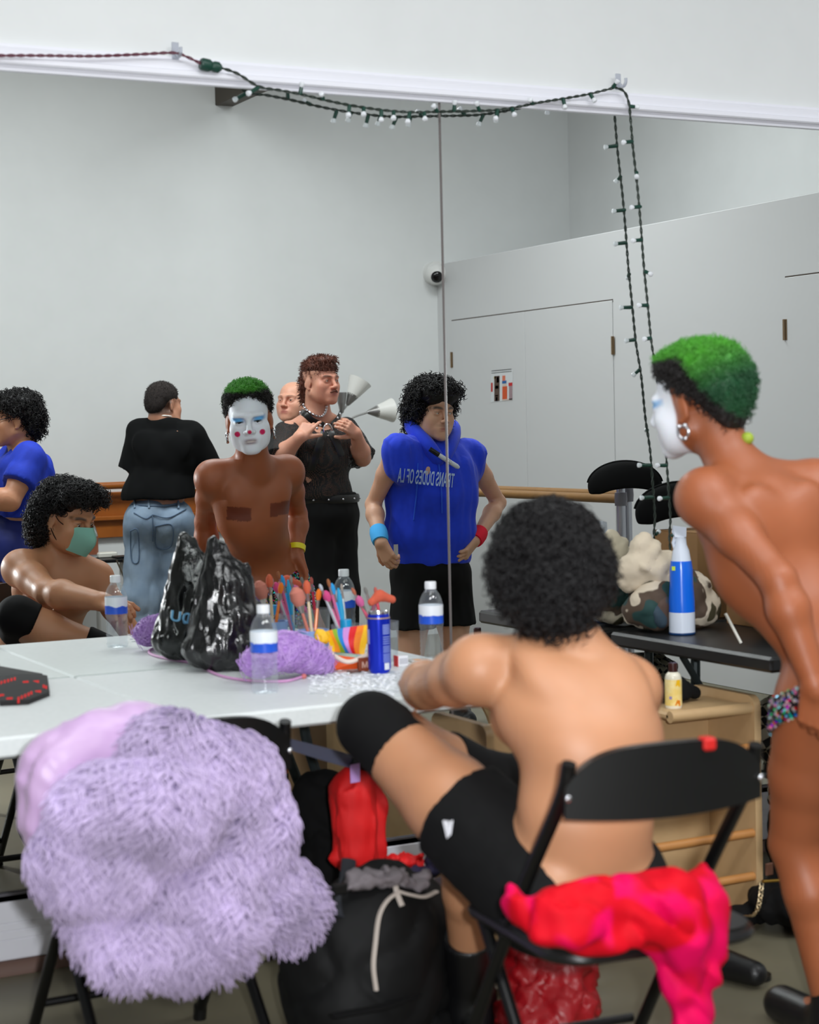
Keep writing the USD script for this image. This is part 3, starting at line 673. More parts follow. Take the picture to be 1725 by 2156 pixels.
    def green(v):
        q = loc(v, ho, R, hs); g = np.maximum(-(q[:, 1]-.62*q[:, 2])-.082, (q[:, 2]-.102)*1.3)+.018*(meshkit.noise(v*70, 3)-.5)
        t = sstep(-.006, .012, g)[:, None]; n = meshkit.fbm(v*55, 2, 5)[:, None]
        hi = lin((70, 150, 36))*(.55+.9*n); deep = lin((20, 74, 40))*(.6+.8*n); k = sstep(-.02, .09, q[:, 2]+.3*q[:, 1])[:, None]
        return np.clip((1-t)*lin((18, 12, 11))+t*(deep*(1-k)+hi*k), 0, 1)
    v, f = skin(H, .006, lambda q: -.010*(meshkit.fbm(q*75, 2, 14)-.5)*sstep(-.03, .06, loc(q, ho, R, hs)[:, 2])*2)
    hm = mat('dyed_hair', vcol=True, rough=.6)
    T.part('hair', (v, f), hm, paint=green(v), label='short curly hair, black fade with bright green top')
    locks(T, v, f, 4200, 21, .013, .0035, .0018, hm, keep=lambda p: sstep(-.06, .03, loc(p, ho, R, hs)[:, 2]+.02)+.05, paint=green, turns=1.2, m=7, droop=.05, jitter=.35)
    T.part('hair_tail', ball(L(.0, -.115, -.105), .014, 2), mat('lime_hair', (150, 170, 50), .6))
    # silver hoops with balls
    for sx in (-1, 1):
        c = L(sx*.084, -.008, -.064); a = np.linspace(.6, 5.7, 16); ring = np.array([c+R[1]*math.sin(t)*.013+R[2]*math.cos(t)*.015 for t in a]); T.part('earring', cat(tube(ring, .0035, 8), ball(ring[0], .0065, 2), ball(ring[-1], .0065, 2), ball(ring[8], .0055, 2)), silver, label='chunky silver hoop earring')
    # sequin briefs
    G = Flesh(); x = (sR-sL)/np.linalg.norm(sR-sL); R0 = torso(Flesh(), pel, wst, rib, sL, sR, nk, ho, .90, .92)[0]
    G.ell(pel, (.151, .109, .118), R0, .03)
    for s_ in (-1, 1): G.ell(pel+x*s_*.068-R0[1]*.057-R0[2]*.03, (.079, .079, .088), R0, .03); 
    for h_, k_ in ((hL, kL), (hR, kR)): G.cone(h_, h_+(k_-h_)*.3, .093, .088, .03)
    G.cone(pel-A3(0, -.02, .05), pel-A3(0, .02, .11), .06, .06, .03)
    G.cut(pel+R0[2]*.035, R0[2])
    for h_, s_ in ((hL, -1), (hR, 1)): G.ell(h_+x*s_*.045-R0[2]*.115, (.14, .20, .105), np.array([x, np.cross(R0[2], x), R0[2]])@np.eye(3) if False else R0@np.eye(3), .004, 's')
    bv, bf = skin(G, .006); BR = T.part('briefs', (bv, bf), mat('briefs_black', (22, 20, 26), .4), True, label='briefs covered in rainbow holographic sequins')
    (sv, sf), sc = sequins(T, bv, bf, 5200, 31); T.part('sequins', (sv, sf), mat('sequin', vcol=True, rough=.22, metal=.45), False, paint=sc, parent=BR, kind='stuff')
    # yellow wristband
    d = (wR-eR)/np.linalg.norm(wR-eR); T.part('wristband', tube([wR-d*.035, wR-d*.015], [.0345, .0325], 20), mat('yellow_band', (238, 222, 30), .4), label='yellow paper wristband')
    for a_, t_ in ((aL, A3(2.565, -1.30, .04)), (aR, A3(2.76, -1.32, .04))):
        G = Flesh(); G.cone(a_+A3(0, 0, .03), a_+A3(0, -.01, -.04), .046, .048, .02); G.cone(a_+A3(0, -.02, -.045), t_, .045, .042, .03); G.cut((0, 0, .004), (0, 0, -1)); G.cut(a_+A3(0, 0, .045), (0, 0, 1))
        cloth(T, 'shoe', G, mat('black_leather', (16, 16, 18), .4), .006)
    return T
performer()
# ------------------------------------------------------------------ people further back in the room, seen only in the mirror
dark_hair = hair_black
def stand(hipx, px, kn, an_h=.08): pass
def hoodie_person():
    Y = -2.6; q = lambda x, y, d=0.0: V(x, y, Y+d)
    F = Flesh(); fw = A3(-.30, .954, 0)
    sL, sR = q(836, 948, .05), q(990, 958, -.04); pel, wst, rib = q(906, 1205, -.06), q(906, 1120, -.03), q(910, 1035, -.03); nk = q(914, 930, -.03)
    ho = q(913, 867, .03); R = face_axes(-4, -6, -2); hs = 1.03; L = lambda *p: ho+(A3(*p)*hs)@R
    torso(F, pel, wst, rib, sL, sR, nk, L(0, -.03, -.06), 1.0, 1.0)
    eL, wL = q(786, 1062, -.10), q(801, 1140, .06); eR, wR = q(1050, 1058, -.12), q(1000, 1138, .06)
    arm(F, sL, eL, wL, .92); arm(F, sR, eR, wR, .92)
    hand(F, wL, q(826, 1190, .09)-wL, A3(.85, -.5, 0), 1, (.45, .55, .6, .7), 1.0); hand(F, wR, q(966, 1190, .09)-wR, A3(-.85, -.5, 0), -1, (.45, .55, .6, .7), 1.0)
    hL, hR = q(872, 1222, -.06), q(946, 1222, -.08); kL, kR = q(866, 1395, 0), q(962, 1395, -.02); aL, aR = A3(kL[0]-.02, kL[1]-.05, .085), A3(kR[0]+.04, kR[1]-.05, .085)
    leg(F, hL, kL, aL, 1.0, aL+fw*.17-A3(0, 0, .045)); leg(F, hR, kR, aR, 1.0, aR+fw*.17-A3(0, 0, .045))
    head(F, ho, R, hs, jaw=.95, lips=1.0)
    ink = [(q(789, 1005, .04), .030), (q(806, 962, .06), .022), (q(786, 1020, 0), .024), (q(1006, 962, .0), .026), (q(1036, 1005, -.05), .012)]
    def paint(v):
        l = loc(v, ho, R, hs); c = tint(v, (208, 160, 132), .07, 9, 12); c = face_paint(l, c, lip=(176, 112, 100), brow=(30, 22, 18))
        c = blend(c, .5*np.exp(-((l[:, 0]/.03)**2+((l[:, 2]+.052)/.007)**4))*(l[:, 1] > .08), (90, 66, 54))
        for p_, r in ink: c = blend(c, .75*sstep(.50, .56, meshkit.fbm(v*55, 2, 6))*np.exp(-(np.linalg.norm(v-p_, axis=1)/r)**4), (62, 72, 78))
        return c
    T = person('person in royal blue sleeveless hoodie and black shorts, dark curly hair, seen in the mirror', (pel[0], pel[1], 0), F, .0065, paint, [(ho, R, hs)], [wL+A3(.03, 0, -.06), wR+A3(-.03, 0, -.06)])
    eyes(T, ho, R, hs, (45, 30, 22), (.75, 1, 0))
    H = Flesh(); e = lambda c, r, k=.03, op='u': H.ell(L(*c), A3(*r)*hs, R, k, op)
    e((0, -.022, .062), (.098, .103, .078), 0); e((0, .052, .098), (.080, .045, .032)); e((0, -.085, -.01), (.088, .050, .075)); e((0, -.09, -.07), (.065, .035, .045))
    for sx in (-1, 1): e((sx*.07, -.03, .0), (.030, .040, .055)); e((sx*.055, .045, .075), (.035, .035, .03)); e((sx*.092, .02, -.03), (.025, .030, .045), .01, 's')
    v, f = skin(H, .008, lambda p: -.018*(meshkit.fbm(p*45, 2, 24)-.5))
    T.part('hair', (v, f), dark_hair, True); locks(T, v, f, 2300, 41, .034, .0075, .0032, dark_hair, keep=lambda p: (lambda l: ((l[:, 1] < .04) | (l[:, 2] > .088))+.002)(loc(p, ho, R, hs)), turns=1.7, m=11, droop=.2, jitter=.6)
    blue = mat('royal_blue_fleece', (10, 52, 205), .85, noise=(30, (14, 60, 220)), bump=(220, .3, .001), sheen_weight=.15)
    G = Flesh(); R2 = axes(fw)
    x = (sR-sL)/np.linalg.norm(sR-sL); U = A3(0, 0, 1); G.ell(rib+U*.06, (.212, .142, .19), R2, 0); G.ell(rib-U*.04, (.218, .140, .16), R2, .05); G.ell(wst+U*.0, (.222, .130, .15), R2, .05); G.ell(pel+U*.06, (.188, .128, .09), R2, .05)
    for s_, p_ in ((-1, sL), (1, sR)):
        a_ = ((eL if s_ < 0 else eR)-p_); a_ /= np.linalg.norm(a_); G.cone(nk-U*.045, p_-U*.002, .080, .074, .03); G.tubeleg(p_-x*s_*.01, p_+a_*.020+x*s_*.012, .076, .074, .02); G.cone(rib+U*.08, p_-U*.07-x*s_*.01, .13, .070, .04)
    G.cut(q(908, 1190)+A3(0, 0, .0), A3(0, .0, -1)); G.ell(nk+fw*.02+A3(0, 0, .085), (.060, .07, .06), R2, .01, 's'); G.cone(rib+fw*.045, nk+fw*.06-U*.06, .12, .075, .04)
    cloth(T, 'hoodie', G, blue, .007, (.009, (20, 20, 3.5), 4), label='royal blue sleeveless hoodie'); HO = T.last
    c = nk+A3(0, 0, .015); ring = [c+fw*.135-U*.115, c+x*-.055+fw*.112-U*.045, c-x*.105+fw*.03+U*.015, c-x*.118-fw*.05+U*.050, c-x*.07-fw*.125+U*.045, c-fw*.150+U*.03, c+x*.07-fw*.125+U*.045, c+x*.118-fw*.05+U*.050, c+x*.105+fw*.03+U*.015, c+x*.055+fw*.112-U*.045, c+fw*.135-U*.115]
    rp = smooth_path(ring, 6); T.part('hood', tube(rp, .034*np.r_[.55, .75, np.ones(len(rp)-4), .75, .55], 14, 1.3, up=(0, 0, 1)), blue, True)
    G2 = Flesh(); G2.cone(nk-U*.03-fw*.11, nk-U*.14-fw*.135, .085, .05, .03); v, f = skin(G2, .008); T.part('hood', (v, f), blue, True)
    front = -fw
    s0 = q(957, 1012, .3); s1 = q(838, 1000, .3); tx = (s1-s0)/np.linalg.norm(s1-s0); ty = np.cross(fw, tx); ty = ty*np.sign(ty[2])
    h_ = .060; tm = meshkit.text_mesh('TRANS DUDES OF LA', h_, .001, True); wd = tm.bounds[1][0]; sq = np.linalg.norm(s1-s0)/wd
    v, f = vf(tm); v, f = trimesh.remesh.subdivide_to_size(v, f, .02); o = s0-ty*h_*.5
    T.part('chest_lettering', decal((v[:, :1]*sq*tx+v[:, 1:2]*ty+v[:, 2:]*fw+o, f[:, ::-1] if np.cross(tx, ty)@fw < 0 else f), G, None, .004), mat('pale_blue_print', (176, 200, 240), .7), False, parent=HO, label='pale varsity lettering across the chest')
    for a, b in (((880, 975), (871, 1095)), ((924, 975), (931, 1080))):
        line = smooth_path([q(*a, .35), q((a[0]+b[0])/2+2, (a[1]+b[1])/2, .35), q(*b, .35)], 8)
        T.part('drawstring', tube(decal((line, np.zeros((0, 3), int)), G, None, .003)[0], .0038, 6), mat('cord_blue', (30, 84, 225), .7), parent=HO)
    T.part('hem_logo', decal(move(box((-.010, -.001, -.024), (.010, .001, .024)), q(834, 1158, .3)), G, None, .004), mat('white_print', (228, 228, 235), .6))
    for nm, w_, e_, col, rgb in (('sweatband', wL, eL, 'sky_terry', (70, 172, 238)), ('sweatband', wR, eR, 'red_terry', (222, 16, 48))):
        d = (w_-e_)/np.linalg.norm(w_-e_); T.part(nm, tube([w_-d*.075, w_-d*.05, w_-d*.02, w_+d*.002], [.037, .0405, .0395, .035], 20), mat(col, rgb, .9, bump=(260, .4, .001)), label=('light blue' if rgb[0] < 100 else 'red')+' terry sweatband')
    S = Flesh(); S.ell(pel, (.178, .132, .13), R2, 0)
    for h, k in ((hL, kL), (hR, kR)): u = (k-h)/np.linalg.norm(k-h); S.cone(h-u*.02, h+u*.36, .105, .108, .04)
    zc = q(900, 1322)[2]; S.cut(A3(0, 0, zc), (0, 0, -1)); S.cut(pel+A3(0, 0, .07), (0, 0, 1))
    cloth(T, 'shorts', S, black_knit, .007, (.006, (14, 14, 5), 8))
    for a_ in (aL, aR):
        B = Flesh(); B.cone(a_, a_+A3(0, 0, -.04), .046, .048, .02); B.cone(a_+A3(0, 0, -.045), a_+fw*.17-A3(0, 0, .045), .044, .040, .02); B.cut((0, 0, .003), (0, 0, -1)); cloth(T, 'shoe', B, mat('black_leather', (16, 16, 18), .4), .007)
    return T, G, q
hood_T, hood_G, hood_q = hoodie_person()
# the marker clipped at the collar
a, b, c = [decal((np.array([hood_q(*p, .35)]), np.zeros((0, 3), int)), hood_G, None, .034)[0][0] for p in ((905, 945), (924, 958), (967, 985))]
mk = Thing('marker_pen', 'white marker pen with black cap clipped to the collar of the blue hoodie', 'marker', at=b)
mk.part('cap', rod(a, b, .0105, .0115), mat('black_plastic', (14, 14, 15), .35)); mk.part('barrel', tube([b, b+(c-b)*.9, c], [.0105, .0105, .006], 14), mat('grey_white_plastic', (205, 212, 222), .4))
mk.part('print', rod(b+(c-b)*.25, b+(c-b)*.6, .0108, .0108), mat('marker_print', (150, 158, 176), .5, noise=(160, (215, 220, 228), .06)))
def mesh_shirt_person():
    Y = -4.08; q = lambda x, y, d=0.0: V(x, y, Y+d)
    F = Flesh(); fw = A3(.05, 1, 0)/math.hypot(.05, 1)
    sL, sR = q(606, 915, .06), q(728, 908, -.08); pel, wst, rib = q(688, 1080, -.02), q(682, 1030, 0), q(672, 965, 0); nk = q(668, 872, -.02)
    ho = q(676, 803, .04); R = face_axes(-17, 0, 0); hs = 1.03; L = lambda *p: ho+(A3(*p)*hs)@R
    torso(F, pel, wst, rib, sL, sR, nk, L(0, -.03, -.06), 1.14, 1.22, neck=.064)
    eL, wL = q(590, 962, .16), q(630, 922, .28); eR, wR = q(764, 965, .05), q(750, 914, .17)
    arm(F, sL, eL, wL, 1.12); arm(F, sR, eR, wR, 1.12)
    hand(F, wL, q(652, 893, .27)-wL, A3(.6, -.7, -.1), 1, (.2, .8, .95, 1.0), 1.0); hand(F, wR, q(718, 884, .24)-wR, A3(-.2, -1, -.1), -1, (.35, .5, .6, .7), 1.0)
    hL, hR = q(666, 1092, 0), q(708, 1092, -.05); kL, kR = q(664, 1240, .03), q(716, 1240, -.02); aL, aR = A3(kL[0], kL[1]-.04, .09), A3(kR[0]+.02, kR[1]-.04, .09)
    leg(F, hL, kL, aL, 1.1, aL+A3(.02, .17, -.045)); leg(F, hR, kR, aR, 1.1, aR+A3(.04, .17, -.045))
    head(F, ho, R, hs, jaw=1.15, w=1.05, nose=1.05)
    def paint(v):
        l = loc(v, ho, R, hs); c = tint(v, (206, 148, 124), .07, 10, 12); c = blend(c, .35*sstep(.03, .07, l[:, 1])*(np.abs(l[:, 2]) < .12)*(np.abs(l[:, 0]) < .1), (200, 120, 98))
        return face_paint(l, c, lip=(178, 104, 92), brow=(74, 40, 24), browr=.005)
    T = person('person with reddish mullet, moustache, black mesh top and harness, seen in the mirror', (pel[0], pel[1], 0), F, .007, paint, [(ho, R, hs)], [wL+A3(.04, 0, .03), wR+A3(-.05, 0, .04)])
    eyes(T, ho, R, hs, (70, 70, 60), (.4, 1, 0))
    auburn = mat('auburn_hair', (98, 44, 22), .6, noise=(30, (64, 28, 14)))
    H = Flesh(); e = lambda c, r, k=.02, op='u': H.ell(L(*c), A3(*r)*hs, R, k, op)
    e((0, -.014, .066), (.0775, .095, .064), 0); e((0, .045, .104), (.060, .042, .022)); e((0, -.085, -.01), (.066, .033, .080)); e((0, -.095, -.075), (.055, .028, .055))
    for sx in (-1, 1): e((sx*.083, .030, .0), (.022, .055, .045), .012, 's')
    v, f = skin(H, .007, lambda p: -.008*(meshkit.fbm(p*60, 2, 34)-.5)); T.part('hair', (v, f), auburn, True)
    locks(T, v, f, 1500, 43, .018, .003, .0028, auburn, turns=.5, m=7, droop=.3, jitter=.35)
    G = Flesh()
    for sx in (-1, 1): G.cone(L(sx*.002, .109, -.050), L(sx*.024, .096, -.058), .0055*hs, .0035*hs, .003)
    v, f = skin(G, .003); T.part('moustache', (v, f), auburn, True)
    # see-through mesh top: threads with holes between them
    net = graph('black_mesh', {'tc': ('texture_coordinate', {}), 'm': ('mapping', {'scale': (1, 1, 1)}), 'vo': ('voronoi_texture', {'scale': 150.0, 'feature': 'f1', 'randomness': .25}), 'lt': ('math', {'math_type': 'less_than', 'value2': .34}), 'mu': ('math', {'math_type': 'multiply', 'value2': .78}), 'tr': ('transparent_bsdf', {'color': (1, 1, 1)}), 'd': ('principled_bsdf', {'base_color': (.006, .005, .005), 'roughness': .8}), 'mx': ('mix_closure', {})},
        [('tc.object', 'm.vector'), ('m.vector', 'vo.vector'), ('vo.distance', 'lt.value1'), ('lt.value', 'mu.value1'), ('mu.value', 'mx.fac'), ('d.BSDF', 'mx.closure1'), ('tr.BSDF', 'mx.closure2')], 'mx.closure')
    R2 = axes(fw); G = Flesh(); torso(G, pel+A3(0, 0, .01), wst, rib, sL, sR, nk, nk+A3(0, 0, .02), 1.22, 1.34)
    for s_, e_ in ((sL, eL), (sR, eR)): u = (e_-s_)/np.linalg.norm(e_-s_); G.tubeleg(s_, s_+u*.20, .074, .084, .03)
    G.ell(nk+A3(0, .02, .055), (.105, .12, .075), R2, .006, 's'); G.cut(q(690, 1052), (0, 0, -1))
    cloth(T, 'mesh_top', G, net, .008, (.012, (14, 14, 5), 12), label='black see-through mesh top')
    x = (sR-sL)/np.linalg.norm(sR-sL); lea = mat('harness_leather', (14, 13, 13), .35); back = -fw
    ctr = q(690, 905, .4)
    def strap(pts, w=.02):
        line = smooth_path([q(*p, .4) for p in pts], 8); line = decal((line, np.zeros((0, 3), int)), G, None, .006)[0]
        return tube(line, w, 8, .22, up=np.cross(fw, line[-1]-line[0]))
    for pts in (((682, 897), (655, 885), (628, 862)), ((698, 897), (712, 882), (718, 868)), ((684, 908), (668, 950), (655, 990)), ((696, 908), (710, 935), (720, 960))): T.part('harness_strap', strap(pts), lea)
    a = np.linspace(0, 2*PI, 20); c = decal((np.array([ctr]), np.zeros((0, 3), int)), G, None, .014)[0][0]; T.part('harness_ring', tube([c+x*math.cos(t)*.030+A3(0, 0, 1)*math.sin(t)*.030 for t in a], .005, 8), silver)
    for p_ in ((627, 863), (633, 868), (675, 896), (706, 897), (713, 905), (668, 902), (716, 872), (711, 880)):
        c = decal((np.array([q(*p_, .4)]), np.zeros((0, 3), int)), G, None, .014)[0][0]; T.part('stud', ball(c, .007, 2, (1, .6, 1)), silver)
    nl = smooth_path([q(636, 845, .06), q(645, 862, .14), q(660, 873, .19), q(676, 877, .19), q(685, 868, .15), q(688, 853, .08)], 5)
    nl = decal((nl, np.zeros((0, 3), int)), F, None, .007)[0]
    for i, p in enumerate(nl[:-1]): T.part('necklace_link', tube([p, p+(nl[min(i+1, len(nl)-1)]-nl[max(i-1, 0)])*.42], .0065, 8) if i % 2 else ball(p, .0075, 1), silver)
    S = Flesh(); S.ell(pel, (.178, .150, .13), R2, 0); S.ell(pel+A3(0, 0, .08), (.172, .140, .11), R2, .03)
    for h, k, an in ((hL, kL, aL), (hR, kR, aR)): S.chain([h, k, an+A3(0, 0, .02)], (.112, .100, .095), .05)
    S.cut(A3(0, 0, .03), (0, 0, -1)); S.cut(pel+A3(0, 0, .11), (0, 0, 1))
    tv = cloth(T, 'trousers', S, mat('black_trousers', (7, 7, 7), .8, specular_ior_level=.25, bump=(200, .3, .001)), .009, (.008, (10, 10, 4), 15))
    ring = np.array([pel+A3(0, 0, .075)+R2[0]*.178*math.cos(t)+R2[1]*.145*math.sin(t) for t in np.linspace(0, 2*PI, 40)]); T.part('belt', tube(ring, .021, 8, .3, up=(0, 0, 1)), lea)
    for t in np.linspace(.15, PI-.35, 7): c = pel+A3(0, 0, .075)+R2[0]*.187*math.cos(t)+R2[1]*.153*math.sin(t); T.part('belt_stud', ball(c, .006, 1), silver)
    c = q(637, 1040, .5); c = decal((np.array([c]), np.zeros((0, 3), int)), S, None, .016)[0][0]; T.part('waistband_tag', box(c-A3(.022, .006, .008), c+A3(.022, .004, .010), .002), mat('white_print', (228, 228, 235), .6))
    return T
mesh_shirt_person()
def bald_person():
    Y = -4.75; q = lambda x, y, d=0.0: V(x, y, Y+d); F = Flesh(); fw = A3(-.8, .6, 0)
    ho = q(616, 846); R = face_axes(52, 6, 0); hs = 1.0; L = lambda *p: ho+(A3(*p)*hs)@R; nk = ho-A3(-.02, .02, .17); x = np.cross(fw, A3(0, 0, 1))
    sm = nk-A3(0, 0, .05); sL, sR = sm-x*.18, sm+x*.18; pel = sm-A3(0, 0, .52)
    torso(F, pel, pel+A3(0, 0, .15), pel+A3(0, 0, .32), sL, sR, nk, L(0, -.03, -.06), 1.05, 1.05)
    for s_, sg_ in ((sL, -1), (sR, 1)): arm(F, s_, s_+x*sg_*.05-A3(0, 0, .28), s_+x*sg_*.03+fw*.1-A3(0, 0, .52)); hand(F, s_+x*sg_*.03+fw*.1-A3(0, 0, .52), (0, .1, -1), -x*sg_, sg_, (.3, .4, .4, .5))
    hips = [pel+x*s_*.09-A3(0, 0, .04) for s_ in (-1, 1)]; kn = [h-A3(0, 0, .40) for h in hips]; an = [A3(h[0], h[1], .085) for h in hips]
    for h, k, a_ in zip(hips, kn, an): leg(F, h, k, a_, 1.0, a_+fw*.17-A3(0, 0, .045))
    head(F, ho, R, hs, brow=1.3, nose=1.05)
    T = person('bald person looking left behind the mesh top wearer, seen in the mirror', (pel[0], pel[1], 0), F, .008, lambda v: face_paint(loc(v, ho, R, hs), blend(tint(v, (222, 166, 140), .06, 12), .4*np.exp(-(np.linalg.norm(v-L(0, .09, -.04), axis=1)/.06)**2), (205, 112, 92)), lip=(170, 96, 88), brow=(120, 80, 56), browr=.003), [(ho, R, hs)])
    eyes(T, ho, R, hs, (60, 60, 60))
    G = Flesh(); torso(G, pel, pel+A3(0, 0, .15), pel+A3(0, 0, .32), sL, sR, nk-A3(0, 0, .03), nk-A3(0, 0, .02), 1.15, 1.15)
    for s_, sg_ in ((sL, -1), (sR, 1)): G.tubeleg(s_, s_+x*sg_*.04-A3(0, 0, .2), .075, .07, .03)
    cloth(T, 'tee', G, mat('black_tee', (8, 9, 10), .9, specular_ior_level=.2), .01)
    G = Flesh(); G.ell(pel, (.17, .13, .12), axes(fw), 0)
    for h, k, a_ in zip(hips, kn, an): G.chain([h, k, a_], (.10, .085, .075), .04)
    cloth(T, 'trousers', G, mat('black_trousers', (7, 7, 7), .8, specular_ior_level=.25), .012)
bald_person()
def tee_person():
    Y = -4.55; q = lambda x, y, d=0.0: V(x, y, Y+d); F = Flesh(); fw = A3(.45, -.893, 0)
    sR, sL = q(298, 912, -.07), q(402, 918, .07); pel, wst, rib = q(334, 1090), q(338, 1030), q(346, 965); nk = q(346, 888)
    ho = q(345, 851, -.01); R = face_axes(-112, -3, 0); hs = .98; L = lambda *p: ho+(A3(*p)*hs)@R
    torso(F, pel, wst, rib, sL, sR, nk, L(0, -.03, -.06), 1.0, 1.0, neck=.058)
    eR, wR = q(281, 980, -.10), q(292, 990, -.32); eL, wL = q(436, 985, .05), q(420, 985, -.2)
    arm(F, sR, eR, wR, 1.05); arm(F, sL, eL, wL, 1.05)
    hand(F, wR, A3(.6, -.7, .1), (.3, .3, -.9), -1, (.4, .5, .5, .6)); hand(F, wL, A3(-.2, -1, 0), (-.8, .2, -.5), 1, (.4, .5, .5, .6))
    hR, hL = q(303, 1110, -.04), q(368, 1110, .03); kR, kL = q(298, 1260), q(378, 1260); aR, aL = A3(kR[0], kR[1]+.02, .085), A3(kL[0]+.02, kL[1]+.02, .085)
    leg(F, hR, kR, aR, 1.0, aR+fw*.17-A3(0, 0, .045), back=-fw); leg(F, hL, kL, aL, 1.0, aL+fw*.17-A3(0, 0, .045), back=-fw)
    head(F, ho, R, hs)
    hair = lambda l: sstep(-.012, .012, np.maximum(l[:, 2]-.055-.5*np.maximum(l[:, 1]-.02, 0), np.minimum(-l[:, 1]-.012, l[:, 2]+.062)))
    T = person('person in black tee and pale jeans with back turned, seen in the mirror', (pel[0], pel[1], 0), F, .007, lambda v: (lambda l: blend(face_paint(l, tint(v, (196, 140, 112), .06, 13), brow=(28, 20, 16)), hair(l)*(.75+.25*sstep(.0, .06, l[:, 2]))*(np.abs(l[:, 0]) < .083), (34, 28, 26)))(loc(v, ho, R, hs)), [(ho, R, hs)])
    eyes(T, ho, R, hs, (45, 32, 24))
    H = Flesh(); H.ell(L(0, -.014, .044), A3(.0775, .097, .080)*hs, R, 0); H.ell(L(0, -.07, .0), A3(.064, .043, .06)*hs, R, .02); H.cut(L(0, .055, .05), R[1]-R[2]*.4, .01)
    for sx in (-1, 1): H.ell(L(sx*.09, .02, -.02), A3(.03, .045, .06)*hs, R, .01, 's')
    v, f = skin(H, .007, lambda p: -.003*(meshkit.noise(p*170, 3)-.5)); buzz = mat('buzz_hair', (30, 25, 24), .95, noise=(120, (46, 38, 35)), bump=(300, .6, .001)); T.part('hair', (v, f), buzz, True, label='short buzzed dark hair'); locks(T, v, f, 1500, 71, .006, .001, .0018, buzz, turns=.3, m=4, droop=0, jitter=.3)
    tee = mat('black_tee', (8, 9, 10), .9, specular_ior_level=.2, bump=(180, .25, .001)); R2 = axes(fw); G = Flesh()
    torso(G, pel+A3(0, 0, .09), wst, rib, sL, sR, nk-A3(0, 0, .03), nk+A3(0, 0, .0), 1.22, 1.27, glute=False, neck=.072); G.cut(nk+A3(0, 0, .004), (0, 0, 1), .01); [G.cone(nk-A3(0, 0, .03), p_+A3(0, 0, .012), .066, .066, .04) for p_ in (sL, sR)]; G.ell(wst, (.175, .13, .16), R2, .05)
    for s_, e_ in ((sL, eL), (sR, eR)): u = (e_-s_)/np.linalg.norm(e_-s_); G.tubeleg(s_, s_+u*.21, .078, .086, .03)
    G.cut(q(334, 1051), (0, 0, -1)); cloth(T, 'tee', G, tee, .008, (.010, (9, 9, 4), 22), label='boxy cropped black tee')
    a = np.linspace(0, 2*PI, 26); T.part('necklace', tube([nk+A3(0, 0, .012)+R2[0]*.064*math.cos(t)+R2[1]*.066*math.sin(t)-A3(0, 0, .02)*math.sin(t) for t in a], .004, 6), mat('pearl', (225, 222, 215), .3))
    S = Flesh(); S.ell(pel, (.176, .138, .125), R2, 0)
    for s_ in (-1, 1): S.ell(pel+R2[0]*s_*.078-R2[1]*.072-A3(0, 0, .03), (.098, .088, .10), R2, .03)
    for h, k, an in ((hL, kL, aL), (hR, kR, aR)): S.chain([h, k, an], (.110, .098, .104), .05)
    S.cut(A3(0, 0, .03), (0, 0, -1)); S.cut(q(334, 1043), (0, 0, 1))
    den = mat('pale_denim', (112, 134, 158), .85, noise=(7, (142, 160, 178)), bump=(260, .35, .001)); v, f = cloth(T, 'jeans', S, den, .008, (.014, (9, 9, 5), 27), label='loose pale blue jeans'); JN = T.last
    bk = A3(-.2, -1, 0)*-1; seam = mat('denim_seam', (78, 98, 122), .85)
    def stitched(pts, r=.0035): return tube(decal((smooth_path([q(*p, .5) for p in pts], 8), np.zeros((0, 3), int)), S, None, .002)[0], r, 6)
    for pts in (((278, 1062), (330, 1066), (388, 1060)), ((282, 1080), (306, 1092), (322, 1084)), ((322, 1084), (355, 1090), (392, 1072)), ((321, 1084), (322, 1110), (322, 1140))): T.part('seam', stitched(pts), seam, parent=JN)
    for poly in (((275, 1118), (290, 1118), (292, 1180), (277, 1178)), ((327, 1108), (362, 1106), (360, 1150), (330, 1152))): T.part('pocket', stitched(list(poly)+[poly[0]]), seam, parent=JN)
    for x_ in (283, 313, 375): T.part('belt_loop', stitched(((x_, 1052), (x_+.5, 1060), (x_+1, 1070)), .006), den)
    for a_ in (aL, aR):
        B = Flesh(); B.cone(a_, a_-A3(0, 0, .04), .046, .048, .02); B.cone(a_-A3(0, 0, .045), a_+fw*.17-A3(0, 0, .045), .044, .040, .02); B.cut((0, 0, .003), (0, 0, -1)); cloth(T, 'shoe', B, mat('black_leather', (16, 16, 18), .4), .008)
tee_person()
